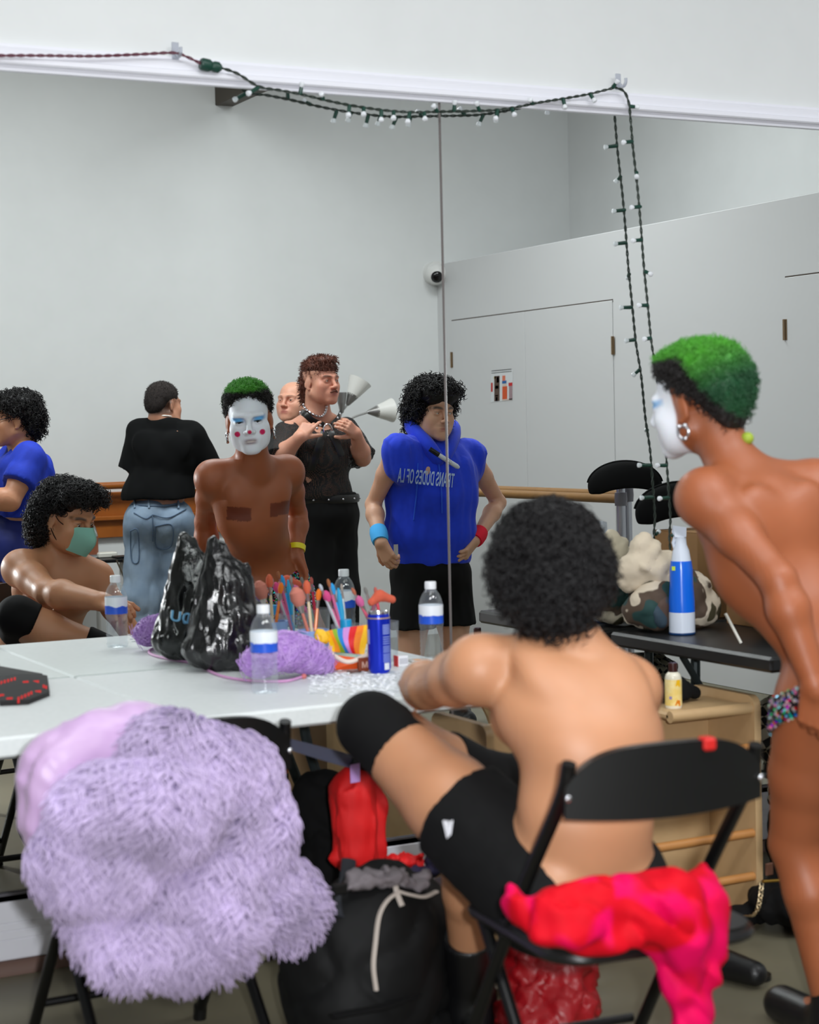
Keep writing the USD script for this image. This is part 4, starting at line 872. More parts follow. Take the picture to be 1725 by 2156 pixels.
def blue_crop_person():
    Y = -3.95; q = lambda x, y, d=0.0: V(x, y, Y+d); F = Flesh(); fw = A3(-.88, .47, 0)/math.hypot(.88, .47)
    sR, sL = q(62, 966, .14), q(34, 962, -.20); pel, wst, rib = q(48, 1150), q(50, 1085), q(50, 1020); nk = q(46, 932, -.02)
    ho = q(30, 884, .01); R = face_axes(104, -4, 0); hs = 1.0; L = lambda *p: ho+(A3(*p)*hs)@R
    torso(F, pel, wst, rib, sL, sR, nk, L(0, -.03, -.06), 1.12, 1.12)
    eR, wR = q(22, 1056, .22), q(-35, 1040, .20); eL, wL = q(-25, 1050, -.2), q(-20, 1062, .08)
    arm(F, sR, eR, wR, 1.2); arm(F, sL, eL, wL, 1.15); hand(F, wR, fw+A3(0, -.5, 0), (0, -1, 0), 1, (.4, .5, .5, .6)); hand(F, wL, (.2, .9, .1), (.8, 0, 0), -1, (.4, .5, .5, .6))
    hL, hR = q(28, 1165, -.08), q(58, 1165, .08); kL, kR = q(22, 1330, -.08), q(58, 1330, .08); aL, aR = A3(kL[0], kL[1], .085), A3(kR[0], kR[1], .085)
    leg(F, hL, kL, aL, 1.15, aL+fw*.17-A3(0, 0, .045), back=-fw); leg(F, hR, kR, aR, 1.15, aR+fw*.17-A3(0, 0, .045), back=-fw)
    head(F, ho, R, hs)
    T = person('person in bright blue cropped shirt at the left edge, seen in the mirror', (pel[0], pel[1], 0), F, .008, lambda v: face_paint(loc(v, ho, R, hs), tint(v, (196, 138, 104), .06, 14), brow=(24, 18, 16)), [(ho, R, hs)])
    eyes(T, ho, R, hs, (45, 32, 24))
    H = Flesh(); e = lambda c, r, k=.03, op='u': H.ell(L(*c), A3(*r)*hs, R, k, op)
    e((0, -.035, .055), (.090, .098, .080), 0); e((0, .04, .088), (.074, .045, .034)); e((0, -.085, -.005), (.078, .052, .075)); e((0, -.08, -.06), (.058, .036, .035))
    for sx in (-1, 1): e((sx*.09, .02, -.03), (.035, .045, .05), .01, 's')
    v, f = skin(H, .009, lambda p: -.022*(meshkit.fbm(p*40, 2, 54)-.5)); T.part('hair', (v, f), hair_black, True); locks(T, v, f, 1200, 61, .026, .007, .003, hair_black, turns=1.6, m=10, droop=.2, jitter=.6)
    a, b = L(-.074, .0, .012), L(-.060, .085, .004); c, d = L(.074, .0, .012), L(.060, .085, .004); rim = lambda sx: tube([L(sx*.032+.024*math.cos(t), .102, -.002+.018*math.sin(t)) for t in np.linspace(0, 2*PI, 16)], .0018, 6)
    T.part('glasses', cat(rod(a, b, .002, n=6), rod(c, d, .002, n=6), rim(-1), rim(1), rod(L(-.009, .105, .003), L(.009, .105, .003), .002, n=6)), mat('black_plastic', (14, 14, 15), .35))
    blue = mat('bright_blue_cotton', (14, 54, 190), .8, noise=(25, (10, 44, 168)), bump=(200, .3, .001)); R2 = axes(fw); G = Flesh()
    torso(G, wst+A3(0, 0, -.02), wst, rib, sL, sR, nk, nk+A3(0, 0, .012), 1.28, 1.32, glute=False, neck=.066)
    for s_, e_ in ((sL, eL), (sR, eR)): u = (e_-s_)/np.linalg.norm(e_-s_); G.tubeleg(s_, s_+u*.15, .084, .090, .03)
    G.cut(q(50, 1086), (0, 0, -1)); cloth(T, 'shirt', G, blue, .009, (.012, (10, 10, 6), 32), label='bright blue cropped short-sleeved shirt')
    S = Flesh(); S.ell(pel, (.205, .172, .14), R2, 0)
    for h, k in ((hL, kL), (hR, kR)): S.cone(h, h+(k-h)*.35, .112, .112, .04)
    S.cut(q(50, 1116), (0, 0, 1)); S.ell(wst-A3(0, 0, .06), (.175, .145, .10), R2, .03); S.cut(q(50, 1225), (0, 0, -1)); cloth(T, 'shorts', S, mat('navy_blue_shorts', (16, 34, 120), .6), .009, (.006, (10, 10, 5), 33))
    for a_ in (aL, aR):
        B = Flesh(); B.cone(a_, a_-A3(0, 0, .04), .046, .048, .02); B.cone(a_-A3(0, 0, .045), a_+fw*.17-A3(0, 0, .045), .044, .040, .02); B.cut((0, 0, .003), (0, 0, -1)); cloth(T, 'shoe', B, mat('black_leather', (16, 16, 18), .4), .008)
blue_crop_person()
# ------------------------------------------------------------------ furniture and fittings
FLAT = np.zeros((0, 3), int)
table_white = mat('table_plastic', (222, 226, 226), .42, noise=(90, (214, 219, 219), .2), bump=(380, .25, .0012))
dark_steel = mat('table_leg_steel', (44, 52, 54), .4, .5); black_steel = mat('black_steel', (13, 13, 14), .4, .3); black_plastic = mat('black_plastic', (14, 14, 15), .35)
TX0, TX1, TSE, TY0, TY1, TZ = .42, 2.255, 1.3383, -.8121, -.006, .74
tb = Thing('folding_table', 'long white plastic folding table pushed against the mirror, crowded with bottles and brushes', 'table', at=((TX0+TX1)/2, (TY0+TY1)/2, 0))
for a, b in ((TX0, TSE-.0015), (TSE+.0015, TX1)):
    tb.part('tabletop', box((a, TY0, TZ-.045), (b, TY1, TZ), .006), table_white, 30)
for xe, sg_ in ((TX0+.22, -1), (TX1-.20, 1)):
    for yy in (TY0+.10, TY1-.08):
        tb.part('leg', tube(smooth_path([(xe-sg_*.12, yy, TZ-.05), (xe-sg_*.10, yy, .50), (xe, yy, .22), (xe+sg_*.02, yy, .012)], 5), .0145, 10), dark_steel)
    tb.part('crossbar', rod((xe-.005*sg_, TY0+.10, .20), (xe-.005*sg_, TY1-.08, .20), .011), dark_steel)
for yy in (TY0+.16, ):
    b0, b1 = P(500, 1536, yy), P(752, 1607, yy)
    d = (b1-b0)/np.linalg.norm(b1-b0); n_ = np.cross(d, A3(0, 1, 0))
    prof_ = np.array([b0+n_*.010, b0-n_*.010, b1-d*.07-n_*.010, b1-d*.05-n_*.016, b1-n_*.014, b1+d*.012, b1+n_*.014, b1-d*.05+n_*.016, b1-d*.07+n_*.010])
    tb.part('brace', hull(np.vstack([prof_-A3(0, .004, 0), prof_+A3(0, .004, 0)])), mat('brace_grey', (96, 100, 122), .4, .3), 30)
    c = b1-d*.014; tb.part('bolt', rod(c-A3(0, .007, 0), c+A3(0, .007, 0), .006), silver)
    tb.part('locking_arm', rod(b1-d*.02, P(840, 1640, yy+.03), .012), dark_steel)
def folding_chair(c, ang, label, k=1.0):
    T = Thing('folding_chair', label, 'chair', at=c)
    rt, fw, up = A3(math.cos(ang), math.sin(ang), 0), A3(-math.sin(ang), math.cos(ang), 0), A3(0, 0, 1); zm = lambda z: z*k+(1-k)*CAM[2] if z > .1 else z*(k+(1-k)*CAM[2]*10)
    L = lambda x, y, z: A3(*c)+rt*x*k+fw*y*k+up*zm(z)
    for s in (-1, 1):
        T.part('front_leg', tube(smooth_path([L(s*.188, -.012, .775), L(s*.192, .02, .70), L(s*.196, .20, .47), L(s*.2, .56, .018)], 6), .0125, 12), black_steel)
        T.part('rear_leg', tube([L(s*.178, .405, .42), L(s*.180, .02, .018)], .0120, 12), black_steel)
        for y_, x_ in ((.56, .2), (.02, .18)): T.part('foot_cap', rod(L(s*x_, y_, .002), L(s*x_, y_-.008, .035), .0155), black_plastic)
        T.part('rivet', ball(L(s*.194, -.019, .715), .006, 2, (1, .6, 1)), silver)
    def back(u, w):
        x = (u-.5)*2; r = np.abs(x)**4*.03; top = .800-.055*np.abs(x)**5-.012*x*x; bot = .668+.010*x*x
        z = bot+(top-bot)*w; y = -.035+.028*x*x+.035*(.8-z); q = c+rt[None]*(x*.195*k)[:, None]+fw[None]*(y*k)[:, None]; q[:, 2] = z*k+(1-k)*CAM[2]; return q
    T.part('backrest', sheet(back, 33, 9, .020), mat('chair_plastic', (8, 9, 10), .42, bump=(500, .12, .0006)), 50)
    sv = sg.box(-.205, .0, .205, .43).buffer(-.07).buffer(.07, 8); T.part('seat', prism(sv, .024, L(0, 0, .418), rt*k, fw*k), mat('chair_plastic', (8, 9, 10), .42), 30)
    T.part('seat_rim', tube(np.array([L(x, y, .424) for x, y in np.array(sv.exterior.coords)]), .011, 8), black_plastic)
    T.part('stretcher', tube([L(-.19, .47, .13), L(.19, .47, .13)], .009), black_steel); T.part('stretcher', tube([L(-.178, .10, .10), L(.178, .10, .10)], .009), black_steel)
    return T, L
ch1, CL = folding_chair((1.755, -1.986, 0), -.10, 'black folding chair under the seated person, red mark on its backrest', .955)
m_ = CL(.072, -.036, .794); ch1.part('red_mark', box(m_-A3(.012, .014, .014), m_+A3(.012, .014, .008), .004, rotz(-.1)), mat('red_tape', (190, 20, 14), .6))
ch2, CL2 = folding_chair((1.235, -1.15, 0), 0.0, 'black folding chair hidden under the lilac fur coat')
# ---- wooden climbing bench between the chair and the standing performer
wood = mat('birch_ply', (205, 172, 128), .45, noise=(9, (190, 156, 112)), bump=(80, .1, .001)); dowel_m = mat('beech_dowel', (196, 138, 80), .4, noise=(12, (180, 122, 66)))
bn = Thing('climbing_bench', 'birch plywood bench with round dowel rungs beside the standing performer', 'bench', at=(2.75, -.48, 0))
pan = sg.box(-.62, .0, -.33, .612).buffer(-.03).buffer(.03, 8).union(sg.box(-.62, 0, -.33, .1))
bn.part('side_panel', prism(pan, .022, (3.036, 0, 0), (0, 1, 0), (0, 0, 1)), wood, 30); bn.part('side_panel', prism(pan, .022, (2.20, 0, 0), (0, 1, 0), (0, 0, 1)), wood, 30)
bk_ = sg.box(2.222, .03, 3.036, .575).difference(sg.Point(2.60, .36).buffer(.21, 24)); bn.part('back_panel', prism(bk_, .014, (0, -.40, 0), (1, 0, 0), (0, 0, 1)), wood, 30)
bn.part('top_board', box((2.77, -.60, .568), (3.036, -.40, .588), .006), wood, 30); bn.part('top_edge', rod((2.77, -.602, .578), (3.036, -.602, .578), .016), wood)
for z in (.117, .236, .355, .470): bn.part('rung', rod((2.222, -.605, z), (3.036, -.605, z), .0125), dowel_m)
# ---- black folding table along the right
bt = Thing('folding_table', 'black folding table on the right holding camouflage bags and a spray bottle', 'table', at=(3.89, -.40, 0))
BX0, BX1, BY0, BZ = 2.975, 4.80, -.77, .737
bt.part('tabletop', box((BX0, BY0, BZ-.042), (BX1, -.02, BZ), .008), mat('table_black', (26, 26, 28), .38, bump=(380, .2, .001)), 30)
for xx in (BX0+.24, BX1-.24):
    for yy in (BY0+.10, -.12): bt.part('leg', tube([(xx, yy, BZ-.04), (xx-.01, yy, .01)], .0145), dark_steel)
    bt.part('crossbar', rod((xx, BY0+.10, .35), (xx, -.12, .35), .011), dark_steel)
bt.part('brace', rod((BX0+.24, -.30, .42), (BX0+.06, -.30, BZ-.05), .010), dark_steel)
# ---- things on the black table
def camo(name, cols, sc):
    st = [(0, lin(cols[0])), (.40, lin(cols[0])), (.42, lin(cols[1])), (.50, lin(cols[1])), (.52, lin(cols[2])), (.60, lin(cols[2])), (.62, lin(cols[3])), (1, lin(cols[3]))]
    return graph(name, {'tc': ('texture_coordinate', {}), 'n': ('noise_texture', {'scale': sc, 'detail': 1.5, 'distortion': .6}), 'r': ('rgb_ramp', {'ramp': [(a, tuple(c)) for a, c in st]}), 'p': ('principled_bsdf', {'roughness': .8})},
        [('tc.object', 'n.vector'), ('n.fac', 'r.fac'), ('r.color', 'p.base_color')], 'p.BSDF')
_TW = np.array([[.8, .1, -.6], [-.1, 1, .05], [.6, 0, .8]])
def blob(name, label, catg, ells, material, h=.009, fold=(.012, (14, 14, 9), 1), floor=None, cones=()):
    G = Flesh()
    for e in ells: G.ell(e[0], e[1], rotz(e[2]) if len(e) > 2 else None, .04)
    for c in cones: G.cone(*c)
    if floor is not None: G.cut((0, 0, floor), (0, 0, -1), .01)
    amp, sc, sd = fold; sc = np.asarray(sc, float)
    v, f = skin(G, h, lambda q: amp*2*(meshkit.fbm(q*sc, 3, sd)-.5)+amp*1.0*ridge(q@_TW, sc*1.25, sd+9)+amp*.5*ridge(q@_TW.T, sc*2.6, sd+4))
    if floor is not None: v[:, 2] = np.maximum(v[:, 2], floor+.0005)
    if label is None: return v, f, G
    o = A3((v[:, 0].min()+v[:, 0].max())/2, (v[:, 1].min()+v[:, 1].max())/2, v[:, 2].min())
    T = Thing(name, label, catg, at=o); T.part('body', (v, f), material, True); T.G = G
    return T
cg = camo('camo_green', [(30, 64, 62), (78, 62, 50), (205, 192, 172), (66, 60, 38)], 9.0)
T = blob('duffel_bag', 'camouflage bag in green, brown and cream on the black table, left of the spray bottle', 'bag', [((3.065, -.105, BZ+.075), (.085, .080, .08)), ((3.18, -.100, BZ+.11), (.10, .080, .095)), ((3.23, -.10, BZ+.06), (.10, .07, .07))], cg, floor=BZ)
T.part('pocket', blob('x', None, '', [((3.075, -.165, BZ+.060), (.055, .030, .055))], None, floor=BZ)[:2], camo('camo_slate', [(52, 70, 84), (84, 64, 54), (196, 184, 170), (30, 44, 56)], 10.0), True, label='slate and cream camouflage side pocket')
T = blob('duffel_bag', 'dark camouflage bag on the black table behind the leaning performer', 'bag', [((3.32, -.45, BZ+.075), (.13, .12, .085)), ((3.44, -.60, BZ+.08), (.12, .13, .09)), ((3.28, -.36, BZ+.12), (.09, .09, .07))], camo('camo_dark', [(34, 32, 30), (60, 46, 40), (48, 50, 30), (86, 74, 46)], 9.0), floor=BZ)
blob('canvas_sack', 'cream canvas sack slumped on top of the camouflage bag', 'sack', [((3.060, -.085, BZ+.215), (.070, .055, .085)), ((3.10, -.10, BZ+.18), (.085, .06, .06)), ((3.02, -.06, BZ+.17), (.06, .05, .06))], mat('cream_canvas', (206, 192, 170), .85, bump=(150, .3, .001)), fold=(.014, (11, 11, 15), 6))
def carton(name, label, lo, hi, a=0):
    T = Thing(name, label, 'box', at=((lo[0]+hi[0])/2, (lo[1]+hi[1])/2, lo[2])); card = mat('cardboard', (178, 134, 88), .8, noise=(14, (166, 122, 78)))
    T.part('body', box(lo, hi, .002), card, False)
    for s in (0, 1): T.part('flap', box((lo[0] if s == 0 else (lo[0]+hi[0])/2+.001, lo[1], hi[2]), ((lo[0]+hi[0])/2-.001 if s == 0 else hi[0], hi[1], hi[2]+.003)), card, False)
carton('cardboard_box', 'brown cardboard box standing on the black table behind the performer', (3.37, -.30, BZ), (3.58, -.07, BZ+.27))
def hat(label, c, R, w=.155):
    """A stiff half-moon hat: x along its width, y through its thickness, z up (rows of R)."""
    T = Thing('curved_hat', label, 'hat', at=c); R = np.asarray(R); felt = mat('black_felt', (6, 6, 7), .9, specular_ior_level=.2); G = Flesh(); L = lambda *p: A3(*c)+A3(*p)@R
    G.ell(L(0, 0, -.01), (w, .055, w*.66), R, 0); G.ell(L(.02, 0, -.080), (w*.92, .3, .060), R, .01, 's'); G.cut(L(0, 0, -.045), -R[2], .006); v, f = skin(G, .006); T.part('crown', (v, f), felt, True)
    a = np.linspace(.15, PI-.15, 24); T.part('brim_edge', tube([L(w*1.0*math.cos(t), -.0, -.01+w*.66*math.sin(t)) for t in a], .006, 8), felt); T.part('tie', tube(smooth_path([L(w*.9, 0, -.03), L(w*1.05, .01, -.045), L(w*1.15, .01, -.04)], 5), .004, 6), felt)
hat('black half-moon hat standing on the cardboard box on the black table', (3.45, -.26, BZ+.335), np.array([A3(.81, .59, 0), A3(-.59, .81, 0), A3(0, 0, 1)]), .15)
# spray bottle
sx_, sy_ = 3.105, -.205; sb = Thing('spray_bottle', 'tall blue spray bottle with white trigger head on the black table', 'bottle', at=(sx_, sy_, BZ)); O = (sx_, sy_, BZ)
sb.part('base', lathe([(.001, 0), (.036, 0), (.038, .006), (.038, .062), (.037, .070), (.001, .070)], O, 28), mat('spray_white', (214, 222, 236), .3))
sb.part('body', lathe([(.001, .066), (.0378, .066), (.0375, .10), (.034, .15), (.0335, .19), (.030, .215), (.001, .218)], O, 28), mat('spray_blue', (18, 104, 226), .22))
sb.part('foot_ring', lathe([(.001, -.0), (.0365, 0), (.039, .003), (.039, .007), (.001, .008)], O, 28), mat('spray_navy', (24, 62, 110), .3))
sb.part('neck', lathe([(.001, .214), (.029, .214), (.024, .245), (.017, .262), (.015, .285), (.001, .286)], O, 24), mat('spray_white', (214, 222, 236), .3))
vd = CAM-A3(*O); vd[2] = 0; vd /= np.linalg.norm(vd); vx = A3(vd[1], -vd[0], 0)*-1
sb.part('trigger_head', hull([A3(*O)+vx*a+vd*b+A3(0, 0, z) for a, b, z in [(.016, s*.012, .285) for s in (-1, 1)]+[(-.016, s*.012, .285) for s in (-1, 1)]+[(.017, s*.010, .312) for s in (-1, 1)]+[(-.022, s*.010, .318) for s in (-1, 1)]+[(-.026, s*.007, .300) for s in (-1, 1)]]), mat('spray_white', (214, 222, 236), .3), 25)
sb.part('trigger', tube([A3(*O)-vx*.014+A3(0, 0, .288), A3(*O)-vx*.022+A3(0, 0, .268), A3(*O)-vx*.018+A3(0, 0, .25)], [.006, .005, .004], 8), mat('spray_white', (214, 222, 236), .3))
sb.part('label_patch', decal(move(box((-.006, 0, -.006), (.006, .0006, .006)), A3(*O)+vd*.06-vx*.022+A3(0, 0, .195)), Flesh().cone(A3(*O)+A3(0, 0, .05), A3(*O)+A3(0, 0, .2), .0376, .0332), -vd, .0006), mat('yellow_green', (190, 214, 40), .4))
wt = Thing('white_cup', 'small white cup with a straw on the black table', 'cup', at=(3.02, -.60, BZ)); wt.part('cup', lathe([(.001, 0), (.026, 0), (.032, .055), (.034, .058), (.031, .056), (.024, .006), (.001, .006)], (3.22, -.62, BZ)), mat('cup_white', (228, 226, 216), .35)); wt.part('straw', rod((3.01, -.60, BZ+.02), (2.975, -.58, BZ+.10), .004), mat('cup_white', (228, 226, 216), .35))
blob('tote_bag', 'black glossy tote bag on the table end nearest the mirror corner', 'bag', [((3.20, -.66, BZ+.085), (.12, .075, .095))], mat('black_vinyl', (16, 20, 20), .25), floor=BZ)
# checkered bag and dark bags under the black table
chk = graph('checker_cloth', {'tc': ('texture_coordinate', {}), 'm': ('mapping', {'rotation': (.5, .3, .6)}), 'c': ('checker_texture', {'scale': 36.0, 'color1': (.008, .008, .008), 'color2': (.52, .49, .38)}), 'p': ('principled_bsdf', {'roughness': .8})}, [('tc.object', 'm.vector'), ('m.vector', 'c.vector'), ('c.color', 'p.base_color')], 'p.BSDF')
blob('checkered_bag', 'black and cream checkered bag under the black table', 'bag', [((3.34, -.40, .50), (.17, .13, .07)), ((3.46, -.50, .54), (.13, .13, .06)), ((3.28, -.36, .44), (.13, .12, .06))], chk, fold=(.022, (10, 10, 12), 17), cones=[((3.40, -.44, .13), (3.38, -.42, .42), .14, .13, .05)])
# big black bag with gold trim behind the performer's leg
T = blob('shoulder_bag', 'black shoulder bag with brass ring on the floor behind the performer', 'bag', [((3.18, -.66, .20), (.12, .12, .20)), ((3.22, -.70, .36), (.10, .10, .12)), ((3.10, -.74, .07), (.16, .14, .07))], mat('black_cloth', (7, 7, 8), .85, specular_ior_level=.25), floor=0)
gold = mat('brass', (190, 150, 70), .3, 1.0); c = P(1632, 1738, -.83); T.part('ring', tube([c+CR*.011*math.cos(t)+CU*.011*math.sin(t) for t in np.linspace(0, 2*PI, 14)], .0026, 8), gold)
T.part('clasp', rod(P(1607, 1856, -.84), P(1645, 1853, -.84), .004), gold); T.part('tag', box(P(1620, 1830, -.83)-A3(.012, .003, .016), P(1620, 1830, -.83)+A3(.012, .003, .016), .002), mat('tag_brown', (104, 66, 48), .6))
def chain(name, label, pts, r=.0075, w=.0018):
    T = Thing(name, label, 'chain', at=pts[0]); p = smooth_path(pts, 40); s = np.r_[0, np.cumsum(np.linalg.norm(np.diff(p, axis=0), axis=1))]; n = int(s[-1]/(r*1.45)); q = np.stack([np.interp(np.linspace(0, s[-1], n), s, p[:, k]) for k in range(3)], 1)
    for i in range(n-1):
        d = q[i+1]-q[i]; d /= np.linalg.norm(d); y = np.cross(d, A3(0, 0, 1) if i % 2 else A3(.6, .8, .1)); y /= np.linalg.norm(y)
        T.part('link', tube([q[i]+d*r*math.cos(t)+y*r*.6*math.sin(t) for t in np.linspace(0, 2*PI, 9)], w, 5), mat('chain_gold', (206, 186, 150), .25, 1.0))
chain('bag_chain', 'pale gold chain hanging from the black bag to the floor', [P(1604, 1862, -.84), P(1601, 1892, -.86), P(1594, 1918, -.88), P(1580, 1929, -.88), PZ(1560, 1925, .012), PZ(1530, 1915, .012), PZ(1512, 1897, .012)])
blob('pouch', 'flat black studded pouch on the floor at the foot of the bench', 'pouch', [((2.93, -.66, .03), (.13, .06, .045))], mat('black_cloth', (7, 7, 8), .85, specular_ior_level=.25), floor=0)
# ---- seen only in the mirror: wall barre, portable barre, lamp, camera, poster, shelf
oak = mat('oak_board', (172, 98, 34), .4, noise=(5, (146, 78, 24)), bump=(60, .12, .001)); B0, B1 = 2.2, 4.30
wb = Thing('wall_barre', 'varnished oak ballet barre board mounted on the far white wall', 'barre', at=(3.2, BACK, .74))
wb.part('board', box((B0, BACK, .86), (B1, BACK+.03, 1.012), .003), oak); wb.part('board', box((B0, BACK, .742), (B1, BACK+.03, .855), .003), oak); wb.part('ledge', box((B0, BACK+.03, .845), (B1, BACK+.06, .870), .004), oak)
wb.part('rail', rod((B0, BACK+.10, 1.053), (B1, BACK+.10, 1.053), .0215, n=16), oak)
for x in (2.5, 3.15, 3.75, 4.2): wb.part('bracket', tube(smooth_path([(x, BACK+.01, .99), (x, BACK+.08, .99), (x, BACK+.10, 1.035)], 4), .008), steel); wb.part('screw', ball((x+.06, BACK+.031, .985), .006, 1, (1, .5, 1)), silver)
pbm = mat('barre_wood', (150, 112, 66), .4, noise=(6, (128, 92, 52))); PX = 4.6
pb = Thing('portable_barre', 'portable double ballet barre with silver posts, below the hanging black hat', 'barre', at=(PX, -2.7, 0))
for dx in (0, .06):
    y0 = VX(1305, 1050, PX)[1]-dx*.6; zz = VX(1290, 1050 if dx == 0 else 1041, PX+dx)[2]
    pb.part('bar', rod((PX+dx, y0, zz), (PX+dx, y0-1.75, zz), .021), pbm)
    pb.part('post', tube([(PX+dx, y0+.01, .03), (PX+dx, y0+.01, 1.06), (PX+dx, y0+.01, 1.12)], [.021, .021, .014], 14), mat('alu', (190, 192, 200), .25, .95)); pb.part('clamp', lathe([(.001, -.03), (.028, -.03), (.030, 0), (.028, .03), (.001, .03)], (PX+dx, y0+.01, zz), 16), steel)
    pb.part('foot', rod((PX+dx-.25, y0+.01, .02), (PX+dx+.25, y0+.01, .02), .018), black_steel); pb.part('post', rod((PX+dx, y0-1.7, .03), (PX+dx, y0-1.7, zz), .021), mat('alu', (190, 192, 200), .25, .95)); pb.part('foot', rod((PX+dx-.25, y0-1.7, .02), (PX+dx+.25, y0-1.7, .02), .018), black_steel)
hc = VX(1316, 1018, PX-.07); hat('black half-moon hat hung on the silver barre posts', hc, np.array([A3(.83, .56, 0), A3(-.56, .83, 0), A3(0, 0, 1)]), .165)
cc = V(918, 575, -5.78); cv = Thing('security_camera', 'white dome security camera on the far wall corner', 'camera', at=cc); dn = A3(-.35, .8, -.35)/np.linalg.norm((-.35, .8, -.35))
cv.part('base', rod(cc+A3(0, -.04, 0), cc+A3(0, .02, 0), .075, n=28), mat('cctv_white', (222, 222, 220), .35)); cv.part('housing', ball(cc+dn*.03, .068, 3), mat('cctv_white', (222, 222, 220), .35)); cv.part('dome', ball(cc+dn*.058, .048, 3), mat('dome_black', (10, 10, 12), .05)); cv.part('lens_ring', tube([cc+dn*.100+frame(dn)[0]*.016*math.cos(t)+frame(dn)[1]*.016*math.sin(t) for t in np.linspace(0, 2*PI, 16)], .003, 6), silver)
po = Thing('poster', 'small poster of art supplies taped to the white closet door', 'poster', at=VX(1058, 850, CLOS)-A3(.01, 0, 0))
def pq(px0, py0, px1, py1, off): 
    a, b, c_, d_ = (VX(px0, py0, CLOS-.0065-off), VX(px1, py0-(px1-px0)*.10, CLOS-.0065-off), VX(px1, py1-(px1-px0)*.10, CLOS-.0065-off), VX(px0, py1, CLOS-.0065-off)); p = np.array([a, b, c_, d_]); return hull(np.vstack([p, p+A3(.0006, 0, 0)]))
po.part('sheet', pq(1034, 783, 1080, 847, .001), mat('paper', (214, 217, 219), .6), False)
for r, col in (((1035, 780.5, 1077, 781.8), (70, 74, 74)), ((1035, 785, 1077, 786.3), (70, 74, 74)), ((1041, 792, 1052, 845), (78, 56, 44)), ((1046, 794, 1051, 806), (196, 82, 30)), ((1040, 793, 1044, 798), (220, 208, 150)), ((1043, 812, 1050, 819), (188, 130, 70)), ((1043, 832, 1049, 835), (214, 190, 176)), ((1044, 836, 1048, 845), (56, 34, 96)), ((1034, 806, 1037.5, 825), (188, 26, 20)), ((1058, 791, 1064, 802), (214, 112, 80)), ((1057.5, 802, 1066.5, 808), (24, 92, 160)), ((1058, 809, 1067, 814), (206, 188, 176)), ((1058, 814, 1068, 841), (208, 78, 20)), ((1058, 841, 1079, 844), (206, 188, 178)), ((1071, 806, 1079, 813), (196, 22, 30)), ((1072, 813, 1079, 842), (158, 132, 138))):
    po.part('print', pq(*r, .0022), mat('print_%d_%d_%d' % col, col, .6), False)
lp = Thing('floor_lamp', 'silver multi-arm floor lamp with white tulip shades behind the mesh-top person', 'lamp', at=V(690, 1400, -5.35)*A3(1, 1, 0)); lb = lp.at; lsil = mat('lamp_silver', (150, 148, 146), .35, .8); shade = mat('frosted_shade', (240, 239, 234), .4, transmission_weight=.1)
jt = V(690, 935, -5.35); lp.part('pole', rod(lb+A3(0, 0, .02), jt, .013), lsil); lp.part('base', lathe([(.001, 0), (.15, 0), (.15, .012), (.02, .03), (.001, .03)], lb, 28), lsil)
for a, m_, b, e in (((690, 935), (707, 900), (720, 868), (719, 824)), ((690, 935), (712, 880), (732, 852), (757, 805)), ((690, 935), (735, 885), (775, 868), (822, 864)), ((690, 935), (660, 880), (650, 860), (640, 820))):
    p_ = [V(*a, -5.35), V(*m_, -5.35), V(*b, -5.35)]; lp.part('arm', tube(smooth_path(p_, 6), .006, 8), lsil); d = V(*e, -5.35)-p_[2]; n = np.linalg.norm(d); R = frame(d/n)
    small = e == (719, 824); k = .5 if small else 1.0
    lp.part('socket', lathe([(.001, -.01), (.012, 0), (.030*k+.008, n*.42), (.001, n*.42)], p_[2], 18, R), lsil)
    if small: lp.part('rim', lathe([(.024, n*.42), (.032, n*.95), (.030, n*.95), (.022, n*.42)], p_[2], 18, R), lsil)
    else: lp.part('shade', lathe([(.034, n*.36), (.044, n*.52), (.062, n*.85), (.075, n*1.06), (.073, n*1.06), (.060, n*.85), (.042, n*.52), (.032, n*.36)], p_[2], 22, R), shade)
sh0 = V(262, 1172, -5.3); sf = Thing('side_table', 'small black-edged table by the far wall with cables hanging off', 'table', at=(sh0[0]-.35, -5.4, 0))
sz = sh0[2]; sf.part('tabletop', box((sh0[0]-.75, -5.70, sz-.02), (sh0[0], -5.15, sz), .004), black_plastic)
for xx in (sh0[0]-.70, sh0[0]-.05):
    for yy in (-5.65, -5.2): sf.part('leg', rod((xx, yy, 0), (xx, yy, sz-.02), .014), mat('pale_leg', (214, 214, 212), .4))
for k in (0, 1): sf.part('cable', tube(smooth_path([A3(sh0[0]-.06-.04*k, -5.14, sz-.005), A3(sh0[0]-.02-.03*k, -5.12, sz-.16), A3(sh0[0]+.06-.06*k, -5.12, sz-.45), A3(sh0[0]+.06-.05*k, -5.14, .02)], 8), .005, 6), mat('cable_brown', (86, 76, 62), .6))
c = V(192, 1160, -5.35); c[2] = sz; g = Thing('liquor_bottle', 'clear bottle with green cap and brown label on the far side table', 'bottle', at=c); g.part('body', lathe([(.001, 0), (.038, 0), (.04, .01), (.04, .13), (.03, .17), (.014, .20), (.013, .235), (.001, .235)], c, 22), mat('clear_plastic_solid', (222, 226, 226), .1, transmission_weight=.8)); g.part('cap', lathe([(.001, .23), (.016, .23), (.016, .262), (.001, .264)], c, 16), mat('green_cap', (18, 84, 50), .4)); g.part('label', lathe([(.0405, .02), (.041, .02), (.041, .12), (.0405, .12)], c, 22), mat('brown_label', (146, 84, 56), .6))
c = V(222, 1172, -5.32); c[2] = sz; g = Thing('phone_charger', 'white charger block beside a black tablet on the far table', 'charger', at=c); g.part('block', box(c-A3(.05, .04, 0), c+A3(.06, .04, .03), .006), mat('cup_white', (228, 226, 216), .35)); g.part('tablet', box(c+A3(.02, .045, .0), c+A3(.16, .15, .012), .004), black_plastic)
